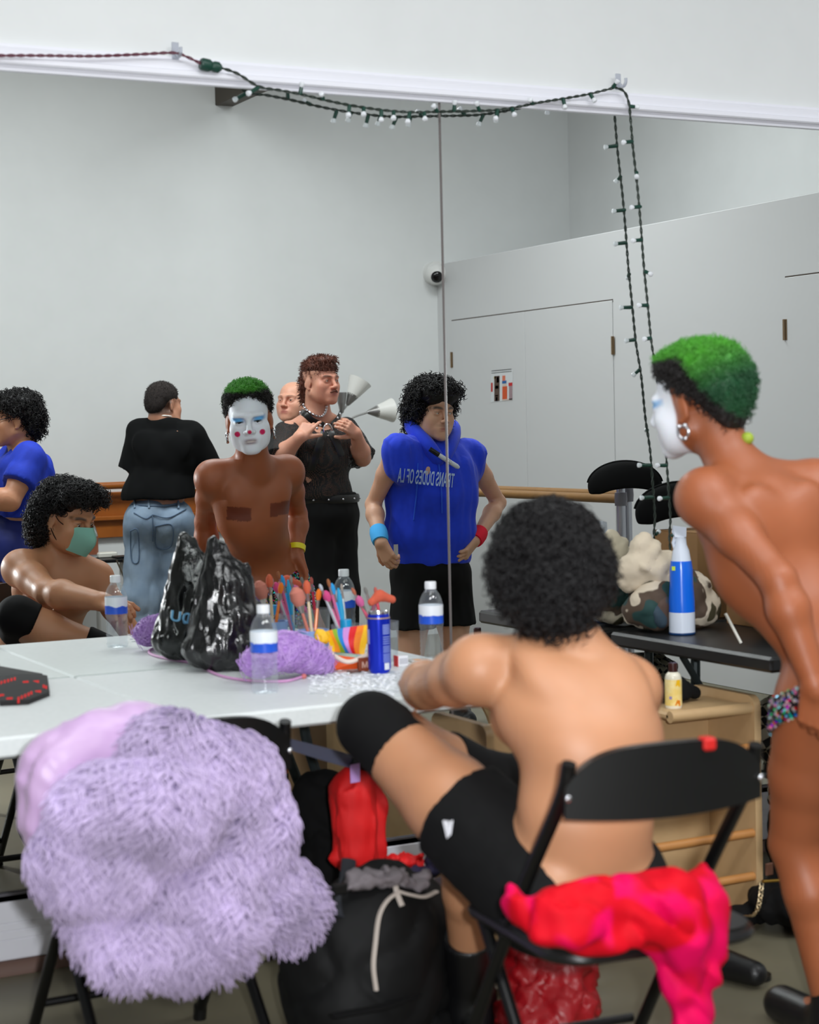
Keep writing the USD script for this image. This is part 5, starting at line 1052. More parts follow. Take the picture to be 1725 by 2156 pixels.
# ------------------------------------------------------------------ things on the white table
clear = graph('clear_bottle', {'lw': ('layer_weight', {'blend': .22}), 'rm': ('rgb_ramp', {'ramp': [(0, (.10, .10, .10)), (.55, (.20, .20, .20)), (1, (.80, .80, .80))]}), 't': ('transparent_bsdf', {'color': (.95, .97, .98)}), 'g': ('glossy_bsdf', {'color': (1, 1, 1), 'roughness': .03}), 'd': ('diffuse_bsdf', {'color': (.86, .9, .94)}), 'm1': ('mix_closure', {'fac': .42}), 'm2': ('mix_closure', {})},
    [('g.BSDF', 'm1.closure1'), ('d.BSDF', 'm1.closure2'), ('lw.facing', 'rm.fac'), ('rm.color', 'm2.fac'), ('t.BSDF', 'm2.closure1'), ('m1.closure', 'm2.closure2')], 'm2.closure')
cup_white = mat('cup_white', (228, 226, 216), .35)
lab = graph('water_label', {'tc': ('texture_coordinate', {}), 's': ('separate_xyz', {}), 'n': ('noise_texture', {'scale': 30.0}), 'ma': ('math', {'math_type': 'multiply_add', 'value2': .018, 'value3': 0.0}), 'ad': ('math', {'math_type': 'add'}), 'r': ('rgb_ramp', {'interpolate': True, 'ramp': [(0, tuple(lin((40, 92, 208)))), (.60, tuple(lin((36, 84, 204)))), (.64, tuple(lin((226, 232, 240)))), (1, tuple(lin((232, 236, 242))))]}), 'mr': ('map_range', {'from_min': .098, 'from_max': .148}), 'p': ('principled_bsdf', {'roughness': .3})},
    [('tc.object', 's.vector'), ('tc.object', 'n.vector'), ('n.fac', 'ma.value1'), ('s.z', 'ad.value1'), ('ma.value', 'ad.value2'), ('ad.value', 'mr.value'), ('mr.result', 'r.fac'), ('r.color', 'p.base_color')], 'p.BSDF')
def water_bottle(c, label, group=None):
    T = Thing('water_bottle', label, 'bottle', at=c, group=group); r = .0315
    pr = [(.001, .006), (.020, .004), (.029, 0), (.0318, .006)]
    for k in range(6): z = .012+k*.0125; pr += [(.0318, z), (.0298, z+.006)]
    pr += [(.0318, .090), (.0322, .094), (.0322, .147), (.0312, .150), (.0285, .162), (.022, .176), (.0140, .186), (.0125, .190), (.0125, .200), (.001, .200)]
    v, f = lathe(pr, (0, 0, 0), 36); a = np.arctan2(v[:, 1], v[:, 0]); v[:, :2] *= (1-.035*np.maximum(0, np.cos(a*5+v[:, 2]*18))*(v[:, 2] < .09)*(v[:, 2] > .008))[:, None]
    T.part('body', (v+A3(*c), f), clear, 40); T.part('label', lathe([(.0325, .097), (.0328, .097), (.0328, .146), (.0325, .146)], c, 32), lab)
    T.part('cap', lathe([(.001, .188), (.0150, .188), (.0155, .190), (.0155, .205), (.0145, .208), (.001, .208)], c, 24), mat('cap_white', (232, 234, 238), .35)); T.part('neck_ring', lathe([(.0125, .181), (.0168, .181), (.0168, .1845), (.0125, .1845)], c, 24), clear)
    return T
water_bottle((1.6383, -.5505, TZ), 'clear plastic water bottle standing in front of the purple hair net at the table front')
water_bottle(tuple(PZ(910, 1388, TZ)), 'clear plastic water bottle beside the blue can, near the seated person\'s arm')
# tall blue can
c = PZ(800, 1416, TZ); c[2] = TZ; cn = Thing('drink_can', 'tall royal blue drink can with silver rim and pale printed panel', 'can', at=c); blue_can = mat('can_blue', (22, 48, 196), .22, .5)
cn.part('body', lathe([(.001, .003), (.022, .002), (.0235, 0), (.0255, .004), (.0290, .012), (.0290, .140), (.0262, .150), (.001, .150)], c, 40), blue_can); cn.part('rim', lathe([(.0262, .149), (.0262, .154), (.0255, .1565), (.0240, .155), (.0235, .151), (.001, .150)], c, 36), silver)
cn.part('tab', box(c+A3(-.006, -.010, .1515), c+A3(.006, .010, .153), .0006), silver)
vd = CAM-c; vd[2] = 0; vd /= np.linalg.norm(vd); vr = A3(-vd[1], vd[0], 0)
def wrap(a0, a1, z0, z1, r, cc, n=8): 
    a = np.linspace(a0, a1, n); P_ = np.array([cc+(vd*math.cos(t)+vr*math.sin(t))*r for t in a]); lo, hi = P_+A3(0, 0, z0), P_+A3(0, 0, z1); k = np.arange(n-1)
    return vf((np.vstack([lo, hi]), np.stack([k, k+1, k+1+n, k+n], 1)))
pale = mat('can_print', (150, 166, 222), .35)
for z0 in np.r_[np.linspace(.122, .100, 7), np.linspace(.092, .075, 4), np.linspace(.068, .054, 4), np.linspace(.048, .030, 5)]: cn.part('print', wrap(.35, 1.15, z0, z0+.0018, .0292, c), pale, False)
cn.part('print', wrap(.45, 1.0, .010, .027, .0292, c), mat('barcode_white', (216, 220, 228), .4), False); cn.part('gold_ring', lathe([(.0291, .139), (.0294, .139), (.0288, .1415), (.0285, .1415)], c, 36), mat('gold_print', (214, 180, 120), .3, .6))
cn.part('emblem', wrap(-1.5, -.95, .075, .112, .0292, c), pale, False)
# pale blue cup and clear cups full of brushes
def cup(label, c, r, h, m, lid=None):
    T = Thing('brush_cup', label, 'cup', at=c); T.part('cup', lathe([(.001, 0), (r*.86, 0), (r*.88, .003), (r, h), (r*.95, h), (r*.83, .004), (.001, .004)], c, 30), m); return T
c1 = A3(1.955, -.135, TZ); cup('pale blue plastic cup holding makeup brushes on the table', c1, .042, .088, mat('cup_blue', (148, 178, 232), .4, transmission_weight=.15))
c2 = A3(2.035, -.175, TZ); cup('clear plastic cup with coloured brushes behind the rainbow pouch', c2, .042, .10, clear)
c3 = A3(2.125, -.215, TZ); cup('clear plastic pouch cup of pink and orange brushes beside the blue can', c3, .040, .105, clear)
rng = np.random.default_rng(77)
def brush(label, base, tip, head_c, handle_c, hl=.035, hr=.010, fan=1.0, group='makeup brushes in the cups'):
    base, tip = A3(*base), A3(*tip); d = (tip-base)/np.linalg.norm(tip-base); T = Thing('makeup_brush', label, 'brush', at=base); e = tip-d*hl
    T.part('handle', tube([base, base+(e-base)*.6, e-d*.02], [.003, .0048, .004], 8), mat('handle_%d_%d_%d' % handle_c, handle_c, .3)); T.part('ferrule', tube([e-d*.022, e], [.0042, hr*.6], 10), mat('ferrule', (200, 190, 184), .25, .9))
    T.part('bristles', tube([e, e+d*hl*.35, e+d*hl*.75, tip], [hr*.62, hr, hr*.9*fan, hr*.35*fan], 12), mat('bristle_%d_%d_%d' % head_c, head_c, .9, bump=(400, .5, .001)))
bspec = [(c1, (621, 1237), (196, 120, 104), (206, 122, 102), .05, .021, 'large dusty pink powder brush in the pale blue cup'), (c1, (645, 1222), (204, 96, 66), (216, 196, 160), .035, .0105, 'small coral brush with cream handle in the pale blue cup'), (c1, (672, 1240), (232, 120, 30), (236, 124, 34), .03, .008, 'orange-handled brush at the right rim of the pale blue cup'),
    (c2, (690, 1219), (150, 92, 58), (198, 96, 140), .022, .005, 'thin brown-tipped brush rising over the clear cup'), (c2, (698, 1228), (40, 150, 214), (44, 150, 216), .030, .007, 'blue-tipped brush in the clear cup'), (c2, (719, 1229), (160, 150, 140), (186, 196, 196), .018, .004, 'grey slim brush leaning right in the clear cup'), (c2, (673, 1230), (180, 186, 196), (190, 192, 200), .018, .005, 'silver slim brush leaning left in the clear cup'), (c2, (684, 1244), (206, 72, 130), (216, 100, 150), .03, .011, 'magenta fluffy brush in the clear cup'), (c2, (712, 1238), (52, 160, 206), (38, 130, 190), .10, .0075, 'long turquoise pencil brush leaning in the clear cup'),
    (c3, (741, 1238), (176, 100, 74), (214, 96, 120), .02, .005, 'thin copper brush left in the pink brush cup'), (c3, (752, 1255), (204, 96, 150), (214, 112, 160), .03, .011, 'pink fluffy brush in the pink brush cup'), (c3, (768, 1236), (120, 120, 116), (150, 176, 160), .02, .005, 'grey green slim brush in the pink brush cup'), (c3, (790, 1236), (186, 90, 80), (206, 40, 70), .02, .005, 'red slim brush leaning right in the pink brush cup')]
for cc, tip, hc_, hh, hl, hr, lb_ in bspec:
    t = P(tip[0], tip[1], cc[1]+.01); brush(lb_, A3(cc[0]+(cc[0]-t[0])*.15, cc[1], TZ+.008), t, hc_, hh, hl, hr)
# big fan brush lying against the can
t0, t1 = P(772, 1290, -.30), P(835, 1256, -.30); fb = Thing('makeup_brush', 'big coral fan brush sticking out behind the blue can', 'brush', at=t0-A3(0, 0, .12)); fan = []
G = Flesh(); G.cone(P(782, 1268, -.30), P(800, 1254, -.30), .010, .013, .012); G.cone(P(800, 1254, -.30), P(826, 1262, -.30), .013, .010, .012); v, f = skin(G, .003, lambda q: .002*(meshkit.noise(q*300)-.5)); fb.part('bristles', (v, f), mat('coral_bristle', (206, 92, 66), .9, bump=(500, .5, .001)))
fb.part('handle', tube(smooth_path([P(788, 1272, -.30), P(780, 1320, -.29), P(778, 1385, -.28)], 5), [.007]+[.0055]*10, 8), mat('handle_mauve', (150, 92, 110), .3))
# bottle with blue cap, tissue
c = P(730, 1375, -.24); c[2] = TZ; g = Thing('remover_bottle', 'clear bottle with a turquoise blue cap among the brushes', 'bottle', at=c); g.part('body', lathe([(.001, 0), (.027, 0), (.028, .004), (.028, .080), (.022, .092), (.014, .096), (.001, .097)], c, 26), clear); g.part('cap', lathe([(.001, .095), (.0155, .095), (.0155, .119), (.0145, .121), (.001, .121)], c, 22), mat('cap_turquoise', (22, 150, 206), .35)); g.part('label', lathe([(.0283, .02), (.0285, .02), (.0285, .06), (.0283, .06)], c, 26), mat('pale_green_label', (190, 222, 206), .4))
# rainbow pouch
rb0 = Thing('rainbow_pouch', 'rainbow striped zip pouch lying between the purple hair net and the can', 'pouch', at=PZ(740, 1400, TZ)); cols = [(246, 196, 20), (246, 150, 30), (140, 182, 30), (30, 130, 210), (206, 140, 214), (222, 10, 24), (246, 128, 20), (250, 190, 10)]
bl, br, tl, tr = P(690, 1372, -.30), P(774, 1378, -.36), P(684, 1330, -.26), P(772, 1315, -.33)
for i, col in enumerate(cols):
    a, b = i/8, (i+1)/8; q = []
    def surf(u, w, a=a, b=b):
        s = a+(b-a)*u; lo = bl+(br-bl)*s[:, None]; hi = tl+(tr-tl)*s[:, None]; p = lo+(hi-lo)*w[:, None]; n = vd*(.030*np.sin(PI*np.clip(s*.9+.05, 0, 1))*np.sin(PI*w))[:, None]; return p+n+vr*(.008*np.sin(w*3+s*5))[:, None]
    rb0.part('stripe', sheet(surf, 4, 8, .002), mat('stripe_%d' % i, col, .55), 60, label='%s stripe' % ('yellow', 'orange', 'green', 'blue', 'lilac', 'red', 'deep orange', 'golden')[i])
rb0.part('zip_edge', tube(smooth_path([bl+vd*.004, (bl+br)/2+vd*.035-A3(0, 0, .018), br+vd*.006], 8), .006, 8), mat('zip_cream', (232, 214, 200), .6)); rb0.part('base', hull([bl+A3(-.005, 0, -.005), br+A3(.0, 0, -.012), PZ(698, 1411, TZ+.002), PZ(770, 1408, TZ+.002), bl+A3(0, .02, -.03), br+A3(0, .02, -.03)]), mat('pouch_orange', (236, 92, 24), .6), 30)
rb0.part('zip_tail', blob('x', None, '', [(P(672, 1335, -.28), (.012, .008, .016)), (P(684, 1346, -.29), (.012, .008, .010))], None, h=.003, fold=(.004, (60, 60, 60), 3))[:2], mat('zip_yellow', (246, 190, 40), .6), True)
# small boxes and bits
def small_box(name, label, catg, px, py, w, d, h, col, y=None, ang=0.0):
    c = PZ(px, py, TZ); T = Thing(name, label, catg, at=c); T.part('box', box((c[0]-w/2, c[1]-d/2, TZ), (c[0]+w/2, c[1]+d/2, TZ+h), .0015, rotz(ang), c), mat('sb_%d_%d_%d' % col, col, .5), False); return T, c
T, c = small_box('lash_box', 'small white and red lash box lying beside the can', 'box', 846, 1402, .030, .020, .027, (222, 222, 226)); T.part('edge', box((c[0]-.017, c[1]-.010, TZ), (c[0]-.0145, c[1]+.012, TZ+.028)), mat('box_red', (190, 40, 40), .5), False)
for k in range(6): T.part('bar', box((c[0]-.010+k*.004, c[1]-.0108, TZ+.006), (c[0]-.0085+k*.004, c[1]-.0100, TZ+.021)), mat('bar_grey', (150, 150, 162), .5), False)
T, c = small_box('brown_sachet', 'brown sachet with a white letter in front of the rainbow pouch', 'sachet', 765, 1414, .028, .012, .036, (134, 62, 34)); T.part('letter', lettering('M', .015, c+A3(-.008, -.0068, .011), (1, 0, 0), (0, 0, 1), .0006), mat('letter_cream', (214, 170, 150), .5), False)
a = np.linspace(0, 2*PI, 20); c = PZ(746, 1414, TZ+.003); solo('hair_tie', tube([c+A3(.018*math.cos(t), .010*math.sin(t), .001*math.sin(3*t)) for t in a], .0022, 6), mat('hair_tie', (92, 60, 54), .6), 'thin brown hair tie lying on the table before the brown sachet', 'hair tie')
T, c = small_box('foil_packet', 'flat silver foil packet behind the lash box', 'packet', 880, 1392, .055, .040, .006, (184, 182, 178)); T.part('print', box((c[0]-.018, c[1]-.02, TZ+.006), (c[0]+.0, c[1]-.005, TZ+.0066)), mat('packet_orange', (226, 160, 100), .5), False)
c = PZ(815, 1425, TZ); solo('plastic_dish', lathe([(.001, 0), (.012, 0), (.013, .003), (.001, .004)], tuple(PZ(822, 1416, TZ)), 18), clear, 'small clear plastic dish lying at the foot of the can', 'dish')
# glittery lint of torn tissue along the table front
rng = np.random.default_rng(5); V_, F_ = [], []
for i in range(420):
    px = rng.uniform(650, 850); py = rng.normal(1437, 12); p = PZ(px, py, TZ+.001); m = box(p-A3(.004, .003, 0), p+A3(.004, .003, .0016)); m = (m[0]+rng.normal(0, .0016, m[0].shape)*A3(1, 1, .3), m[1]); V_.append(m)
solo('tissue_crumbs', cat(V_), mat('tissue_white', (236, 238, 242), .9), 'white torn tissue crumbs scattered along the table front', 'tissue', kind='stuff', smooth=False)
# purple hair net / wig with cords
wc = PZ(600, 1412, TZ); wig = Thing('purple_wig', 'lilac bouffant wig lying on the table behind the water bottle', 'wig', at=wc); G = Flesh()
for px, py, Y, r in ((560, 1385, -.40, .048), (600, 1370, -.37, .062), (640, 1380, -.35, .055), (672, 1395, -.34, .034), (540, 1400, -.40, .030)): G.ell(P(px, py, Y), (r, r*.8, r*.72), None, .03)
G.cut((0, 0, TZ+.002), (0, 0, -1)); v, f = skin(G, .004, lambda q: .007*(meshkit.fbm(q*60, 2, 8)-.5)); v[:, 2] = np.maximum(v[:, 2], TZ+.001)
wm = mat('lilac_fibre', (172, 122, 206), .45, noise=(40, (206, 168, 230), .18), sheen_weight=.3); wig.part('body', (v, f), wm, True)
rng = np.random.default_rng(9); p, n = on_surface(v, f, 1100, rng); t = np.cross(n, rng.normal(0, 1, n.shape)+A3(0, 0, 2)); t /= np.linalg.norm(t, axis=1, keepdims=True)
s = np.linspace(-1, 1, 8)[None, :, None]; L_ = (.035*(.5+rng.random(len(p))))[:, None, None]; q = p[:, None]+t[:, None]*s*L_+n[:, None]*(.006-.020*s**2*L_/.035); q[..., 2] = np.maximum(q[..., 2], TZ+.002)
wig.strands('fibres', q.reshape(-1, 3), np.full(len(p), 8), .0016, wm)
cord = mat('pink_cord', (206, 150, 196), .6); wig.part('cord', tube(smooth_path([P(540, 1385, -.36), PZ(500, 1386, TZ+.012), PZ(455, 1383, TZ+.006), PZ(430, 1392, TZ+.004), PZ(434, 1408, TZ+.004), PZ(470, 1424, TZ+.004), PZ(530, 1433, TZ+.004), PZ(600, 1434, TZ+.004), PZ(640, 1424, TZ+.005)], 8), .0034, 8), cord)
wig.part('cord_knot', ball(PZ(640, 1424, TZ+.006), .007, 2), mat('knot_rust', (196, 110, 110), .6))
# black plastic bag
bg = Thing('plastic_bag', 'crumpled glossy black plastic bag standing on the table by the mirror', 'bag', at=(1.715, -.115, TZ))
G = Flesh(); Bc = A3(1.715, -.115, TZ)
for d, r in (((.0, 0, .06), (.120, .088, .065)), ((.012, .0, .12), (.105, .080, .075)), ((.0, .0, .19), (.075, .060, .08)), ((.060, -.015, .05), (.065, .055, .05))): G.ell(Bc+A3(*d), r, None, .05)
G.cone(Bc+A3(-.005, 0, .20), Bc+A3(-.030, .005, .335), .046, .016, .05); G.cone(Bc+A3(-.005, .004, .24), Bc+A3(-.004, .006, .315), .034, .012, .04); G.cone(Bc+A3(.03, -.01, .20), Bc+A3(.052, -.012, .262), .030, .010, .04)
G.cut((0, 0, TZ+.001), (0, 0, -1))
def crumple(q):
    w = q*A3(34, 34, 13); n1 = np.abs(meshkit.noise(w, 1)-.5)+np.abs(meshkit.noise(w*A3(1.9, 1.9, 1.6)+7, 2)-.5)*.5; return .017*(n1-.3)+.006*ridge(q, (40, 40, 9), 5)
v, f = skin(G, .0045, crumple); v[:, 2] = np.maximum(v[:, 2], TZ+.0015)
film = mat('black_film', (10, 10, 12), .13, specular_ior_level=.7, bump=(90, .35, .003)); bg.part('film', (v, f), film, 60)
bx = A3(-1, 0, 0); o = Bc+A3(.02, .30, .085)
bg.part('lettering', decal(lettering('YOU', .026, Bc+A3(-.020, .30, .105), (-.97, 0, .22), (.22, 0, .97), .0012), G, (0, -1, 0), .020), mat('bag_blue', (96, 156, 196), .4), False, label='pale blue YOU lettering on the mirror side')
for poly in ([(0, 0), (.03, .006), (.046, .032), (.030, .045), (.022, .030), (.012, .030), (.006, .018)],): bg.part('figure', decal(prism(poly, .0012, Bc+A3(-.01, .30, .020), (-1, 0, 0), (0, 0, 1)), G, (0, -1, 0), .018), mat('bag_blue', (96, 156, 196), .4), False)
# black and red cloth face mask lying on the left of the table
mk = Thing('cloth_mask', 'black cloth face mask with red print lying on the table, left edge', 'mask', at=PZ(45, 1455, TZ)); c = [PZ(-12, 1458, TZ), PZ(-10, 1432, TZ), PZ(42, 1421, TZ), PZ(100, 1432, TZ), PZ(105, 1466, TZ), PZ(60, 1484, TZ), PZ(0, 1487, TZ)]
top = np.array(c)+A3(0, 0, .012); crest = np.array([PZ(10, 1455, TZ), PZ(60, 1452, TZ)])+A3(0, 0, .026); hv, hf = hull(np.vstack([np.array(c)+A3(0, 0, .001), top, crest])); mk.part('body', (hv, hf), mat('mask_black', (18, 16, 17), .8), 40)
tri_ = trimesh.Trimesh(hv, hf)
def on_mask(px, py, w, h, name='print', a=0):
    V2 = []; F2 = []
    d = _ray(px, py); 
    r, _, _ = tri_.ray.intersects_location([CAM], [d])
    if len(r) == 0: return
    p = r[np.argmin(np.linalg.norm(r-CAM, axis=1))]; m = box((-w, -h, -.0008), (w, h, .0008)); u = A3(.95, -.3, 0); n = A3(-.2, -.45, .87); n /= np.linalg.norm(n); u -= n*(u@n); u /= np.linalg.norm(u)
    mk.part(name, (m[0]@np.array([u, np.cross(n, u), n])+p, m[1]), mat('mask_red', (206, 22, 22), .7), False)
for px, py in ((3, 1440), (10, 1438), (17, 1436), (24, 1434), (31, 1432), (39, 1474), (46, 1471), (53, 1468), (60, 1465), (66, 1462), (92, 1448), (97, 1450)): on_mask(px, py, .0022, .011)
for px, py in ((54, 1437), (20, 1472), (80, 1457), (76, 1436), (2, 1465)): on_mask(px, py, .007, .005)
# ------------------------------------------------------------------ fairy lights along the mirror
wire_g = mat('wire_green', (34, 46, 38), .5); wire_r = mat('wire_brown', (98, 46, 62), .5); sock_g = mat('socket_green', (14, 62, 50), .4)
led = mat('led_cap', (240, 243, 248), .15, transmission_weight=.08); SL = -.04
S = lambda x, y, d=0.0: P(x, y, SL-d)
fl_t = Thing('fairy_lights', 'green fairy light string draped along the mirror top and hanging down at right', 'fairy lights', at=S(900, 240))
def twist(pts, m, nm, r=.0022, pitch=.05):
    p = smooth_path(pts, 14); s = np.r_[0, np.cumsum(np.linalg.norm(np.diff(p, axis=0), axis=1))]; n = int(s[-1]/.008); q = np.stack([np.interp(np.linspace(0, s[-1], n), s, p[:, k]) for k in range(3)], 1); a = np.linspace(0, s[-1], n)*2*PI/pitch
    d = np.gradient(q, axis=0); d /= np.linalg.norm(d, axis=1, keepdims=True); y = np.tile(A3(0, 1, 0), (n, 1)); x = np.cross(d, y)
    for ph in (0, PI): fl_t.part(nm, tube(q+(x*np.cos(a+ph)[:, None]+y*np.sin(a+ph)[:, None])*r*1.1, r, 6), m)
    return q
lead = twist([S(-60, 117), S(0, 117), S(90, 117), S(200, 118), S(300, 114), S(365, 111), S(390, 118), S(424, 134)], wire_r, 'lead_wire')
q1 = twist([S(464, 142), S(500, 155), S(545, 182), S(590, 190), S(640, 200), S(690, 212), S(740, 222), S(800, 231), S(860, 236), S(925, 235), S(985, 234), S(1040, 232), S(1090, 225), S(1140, 215), S(1190, 207), S(1240, 198), S(1296, 184)], wire_g, 'wire')
q2 = twist([S(1296, 184), S(1314, 192), S(1324, 215), S(1328, 250), S(1333, 310), S(1343, 400), S(1350, 480), S(1356, 560), S(1364, 640), S(1372, 720), S(1383, 790), S(1392, 880), S(1402, 950), S(1408, 1030), S(1412, 1090), S(1410, 1130), S(1414, 1180), S(1418, 1215)], wire_g, 'wire')
fl_t.part('plug', cat(rod(S(424, 134), S(444, 139), .016, .017, 16), rod(S(444, 139), S(450, 140), .0125, .0125, 16), rod(S(450, 140), S(466, 143), .0155, .010, 16)) if False else tube([S(422, 134), S(426, 135), S(440, 138), S(446, 139.5), S(452, 140.5), S(460, 142), S(466, 143)], [.0135, .0165, .0165, .012, .0145, .0145, .008], 16), sock_g, 30, label='dark green plug')
bulbs = [(545, 184, -24, 14), (632, 199, 4, -22), (681, 210, -2, -6), (736, 222, -2, 22), (766, 226, 0, 14), (803, 232, 0, 22), (829, 234, 0, 14), (863, 236, -4, 22), (893, 236, 2, 12), (922, 236, -8, -12), (956, 235, 2, -20), (1010, 234, -6, -16), (1048, 231, -4, 20), (1078, 228, 4, 10), (1122, 219, -3, -5), (1186, 208, 4, 18), (1243, 198, 8, 12), (1290, 185, 6, -8), (1326, 224, 14, 1), (1333, 298, -22, 2), (1341, 362, 0, 2), (1350, 435, -22, 2), (1352, 505, -20, 2), (1358, 571, 4, 2), (1364, 643, -20, 0), (1371, 712, -14, 2), (1379, 776, 0, 2), (1396, 905, 3, 0), (1404, 980, -22, 0), (1409, 1048, -22, 2), (1413, 1128, 12, -4), (1415, 1189, -20, 2)]
for x, y, dx, dy in bulbs:
    a = S(x, y); n = math.hypot(dx, dy)+1e-6; k = max(n, 6)/n; b = S(x+dx*k*.72, y+dy*k*.72, .006); d = b-a; d /= np.linalg.norm(d); t = a+d*max(np.linalg.norm(b-a), .016)
    fl_t.part('socket', tube([a, a+(t-a)*.2, t], [.0045, .0060, .0052], 8), sock_g); fl_t.part('bulb', tube([t, t+d*.006, t+d*.011, t+d*.013], [.005, .0078, .0074, .004], 10), led)
hook = mat('clear_hook', (220, 224, 234), .1, transmission_weight=.6)
for i, (x, y) in enumerate(((370, 108), (1303, 172))):
    c = P(x, y, -.012); T = Thing('adhesive_hook', 'clear adhesive hook holding the fairy lights, %s' % ('left one' if i == 0 else 'right one by the hanging end'), 'hook', at=c); T.part('plate', box(c-A3(.010, -.001, .024), c+A3(.010, .004, .024), .002), hook); T.part('prong', tube(smooth_path([c-A3(0, 0, .004), c-A3(0, .022, .018), c-A3(0, .036, .010), c-A3(0, .038, -.004)], 5), .0045, 8), hook)
# ------------------------------------------------------------------ fur coat thrown over the left chair
coat = Thing('fur_coat', 'shaggy lilac fur coat with satin lining thrown over the left folding chair', 'coat', at=(1.24, -1.22, .2)); G = Flesh(); FY = -1.24
Q = lambda x, y, d=0.0: P(x, y, FY-d)
for x, y, d, rx, rz, ry in ((350, 1570, .02, .085, .060, .055), (420, 1610, .03, .085, .070, .06), (500, 1640, .0, .070, .085, .055), (240, 1700, .07, .100, .075, .055), (340, 1700, .085, .095, .080, .055), (400, 1680, .07, .05, .06, .05), (160, 1800, .06, .070, .075, .045), (240, 1800, .075, .075, .07, .05),
        (470, 1760, .02, .085, .10, .055), (545, 1750, .01, .055, .110, .05), (340, 1870, .02, .095, .09, .06), (460, 1870, .05, .065, .10, .055), (560, 1860, .0, .055, .08, .05), (600, 1890, -.02, .050, .072, .05), (225, 1910, .01, .07, .07, .055), (300, 1960, .035, .08, .07, .055), (380, 1965, .03, .07, .07, .055), (465, 1955, .0, .055, .06, .05)):
    G.ell(Q(x, y, d), (rx, ry, rz), None, .018)
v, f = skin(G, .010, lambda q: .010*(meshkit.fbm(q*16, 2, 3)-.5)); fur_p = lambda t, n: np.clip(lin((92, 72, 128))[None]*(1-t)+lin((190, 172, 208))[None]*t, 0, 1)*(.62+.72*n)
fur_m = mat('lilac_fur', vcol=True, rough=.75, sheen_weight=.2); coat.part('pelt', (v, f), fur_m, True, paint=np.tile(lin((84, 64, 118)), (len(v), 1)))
rng = np.random.default_rng(101); N = 15000; p, n = on_surface(v, f, N, rng, keep=lambda c: np.clip(.25-(c[:, 1]-FY)*8, .05, 1)); m = 7; t = np.linspace(0, 1, m)
flow = np.stack([meshkit.fbm(p*7, 2, 21)-.5, np.zeros(N), meshkit.fbm(p*7, 2, 22)-.62], 1)*2.4+A3(0, -.05, -.55); flow -= n*(flow*n).sum(1, keepdims=True)*.6
d0 = n*.75+flow*.5+rng.normal(0, .16, n.shape); d0 /= np.linalg.norm(d0, axis=1, keepdims=True); d1 = n*.12+flow+A3(0, 0, -.25); d1 /= np.linalg.norm(d1, axis=1, keepdims=True); Ln = (.042+.024*rng.random(N))[:, None, None]
q = p[:, None]+Ln*(d0[:, None]*(t-.5*t**2)[None, :, None]+d1[:, None]*(.5*t**2)[None, :, None]*1.1); side = np.cross(d1, n); ph = meshkit.noise(p*26, 4)*18+rng.normal(0, .5, N); q += side[:, None]*(np.sin(t[None]*7.5+ph[:, None])*.0095*t[None])[..., None]
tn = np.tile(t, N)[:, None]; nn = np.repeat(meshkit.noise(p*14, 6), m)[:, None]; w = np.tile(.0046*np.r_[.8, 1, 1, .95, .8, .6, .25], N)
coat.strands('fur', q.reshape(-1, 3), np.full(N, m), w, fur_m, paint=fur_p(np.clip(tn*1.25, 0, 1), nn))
# satin lining
G = Flesh(); satin = mat('lilac_satin', (194, 164, 200), .42, noise=(14, (184, 150, 194)), sheen_weight=.3)
for x, y, d, rx, rz, ry in ((250, 1530, -.01, .085, .045, .05), (180, 1570, .0, .085, .055, .045), (120, 1620, .0, .065, .070, .04), (90, 1690, .0, .045, .080, .035), (330, 1540, -.02, .07, .045, .05), (180, 1640, .0, .09, .06, .035), (85, 1750, .01, .035, .05, .03), (260, 1600, .0, .09, .06, .035), (130, 1850, -.01, .030, .07, .03)): G.ell(Q(x, y, d), (rx, ry, rz), None, .04)
v, f = skin(G, .007, lambda q: .036*(np.abs(meshkit.fbm(q@_TW*A3(15, 15, 6), 2, 13)-.5)-.12)+.010*ridge(q@_TW.T, (18, 18, 8), 14)); coat.part('lining', (v, f), satin, True, label='smooth pale lilac satin lining')
# ------------------------------------------------------------------ bags and clothes on the floor and under the table
blk = mat('black_cloth'); nyl = mat('backpack_nylon', (8, 8, 9), .7, specular_ior_level=.3, bump=(220, .25, .001))
bp = Thing('backpack', 'black backpack with cream drawstring on the floor under the table edge', 'backpack', at=(1.58, -1.02, 0)); G = Flesh(); W = lambda x, y, Y: P(x, y, Y)
for x, y, Y, rx, rz, ry in ((800, 1940, -1.05, .135, .13, .12), (780, 2020, -1.06, .165, .16, .14), (860, 1960, -1.0, .10, .13, .10), (700, 2020, -1.02, .12, .15, .12), (880, 2050, -1.0, .09, .12, .10), (760, 2120, -1.05, .17, .12, .15)): G.ell(W(x, y, Y), (rx, ry, rz), None, .05)
G.cut((0, 0, .003), (0, 0, -1), .01); bv, bf = skin(G, .009, lambda q: .020*(meshkit.fbm(q*12, 3, 44)-.5)+.012*ridge(q@_TW, (11, 11, 8), 45)); bv[:, 2] = np.maximum(bv[:, 2], .002); bp.part('body', (bv, bf), nyl, True); BPF = G
bp.part('collar', blob('x', None, '', [(W(805, 1842, -1.12), (.072, .045, .026)), (W(865, 1858, -1.10), (.050, .045, .026)), (W(765, 1852, -1.12), (.035, .04, .020))], None, h=.006, fold=(.020, (22, 22, 22), 61))[:2], mat('collar_grey', (120, 112, 116), .7), True, label='gathered grey lining collar')
cream = mat('cream_cord', (200, 188, 178), .7); on_bp = lambda pts: decal((smooth_path([W(x, y, -1.35) for x, y in pts], 8), FLAT), BPF, A3(*(W(800, 1950, -1.0)-CAM)), .004)[0]
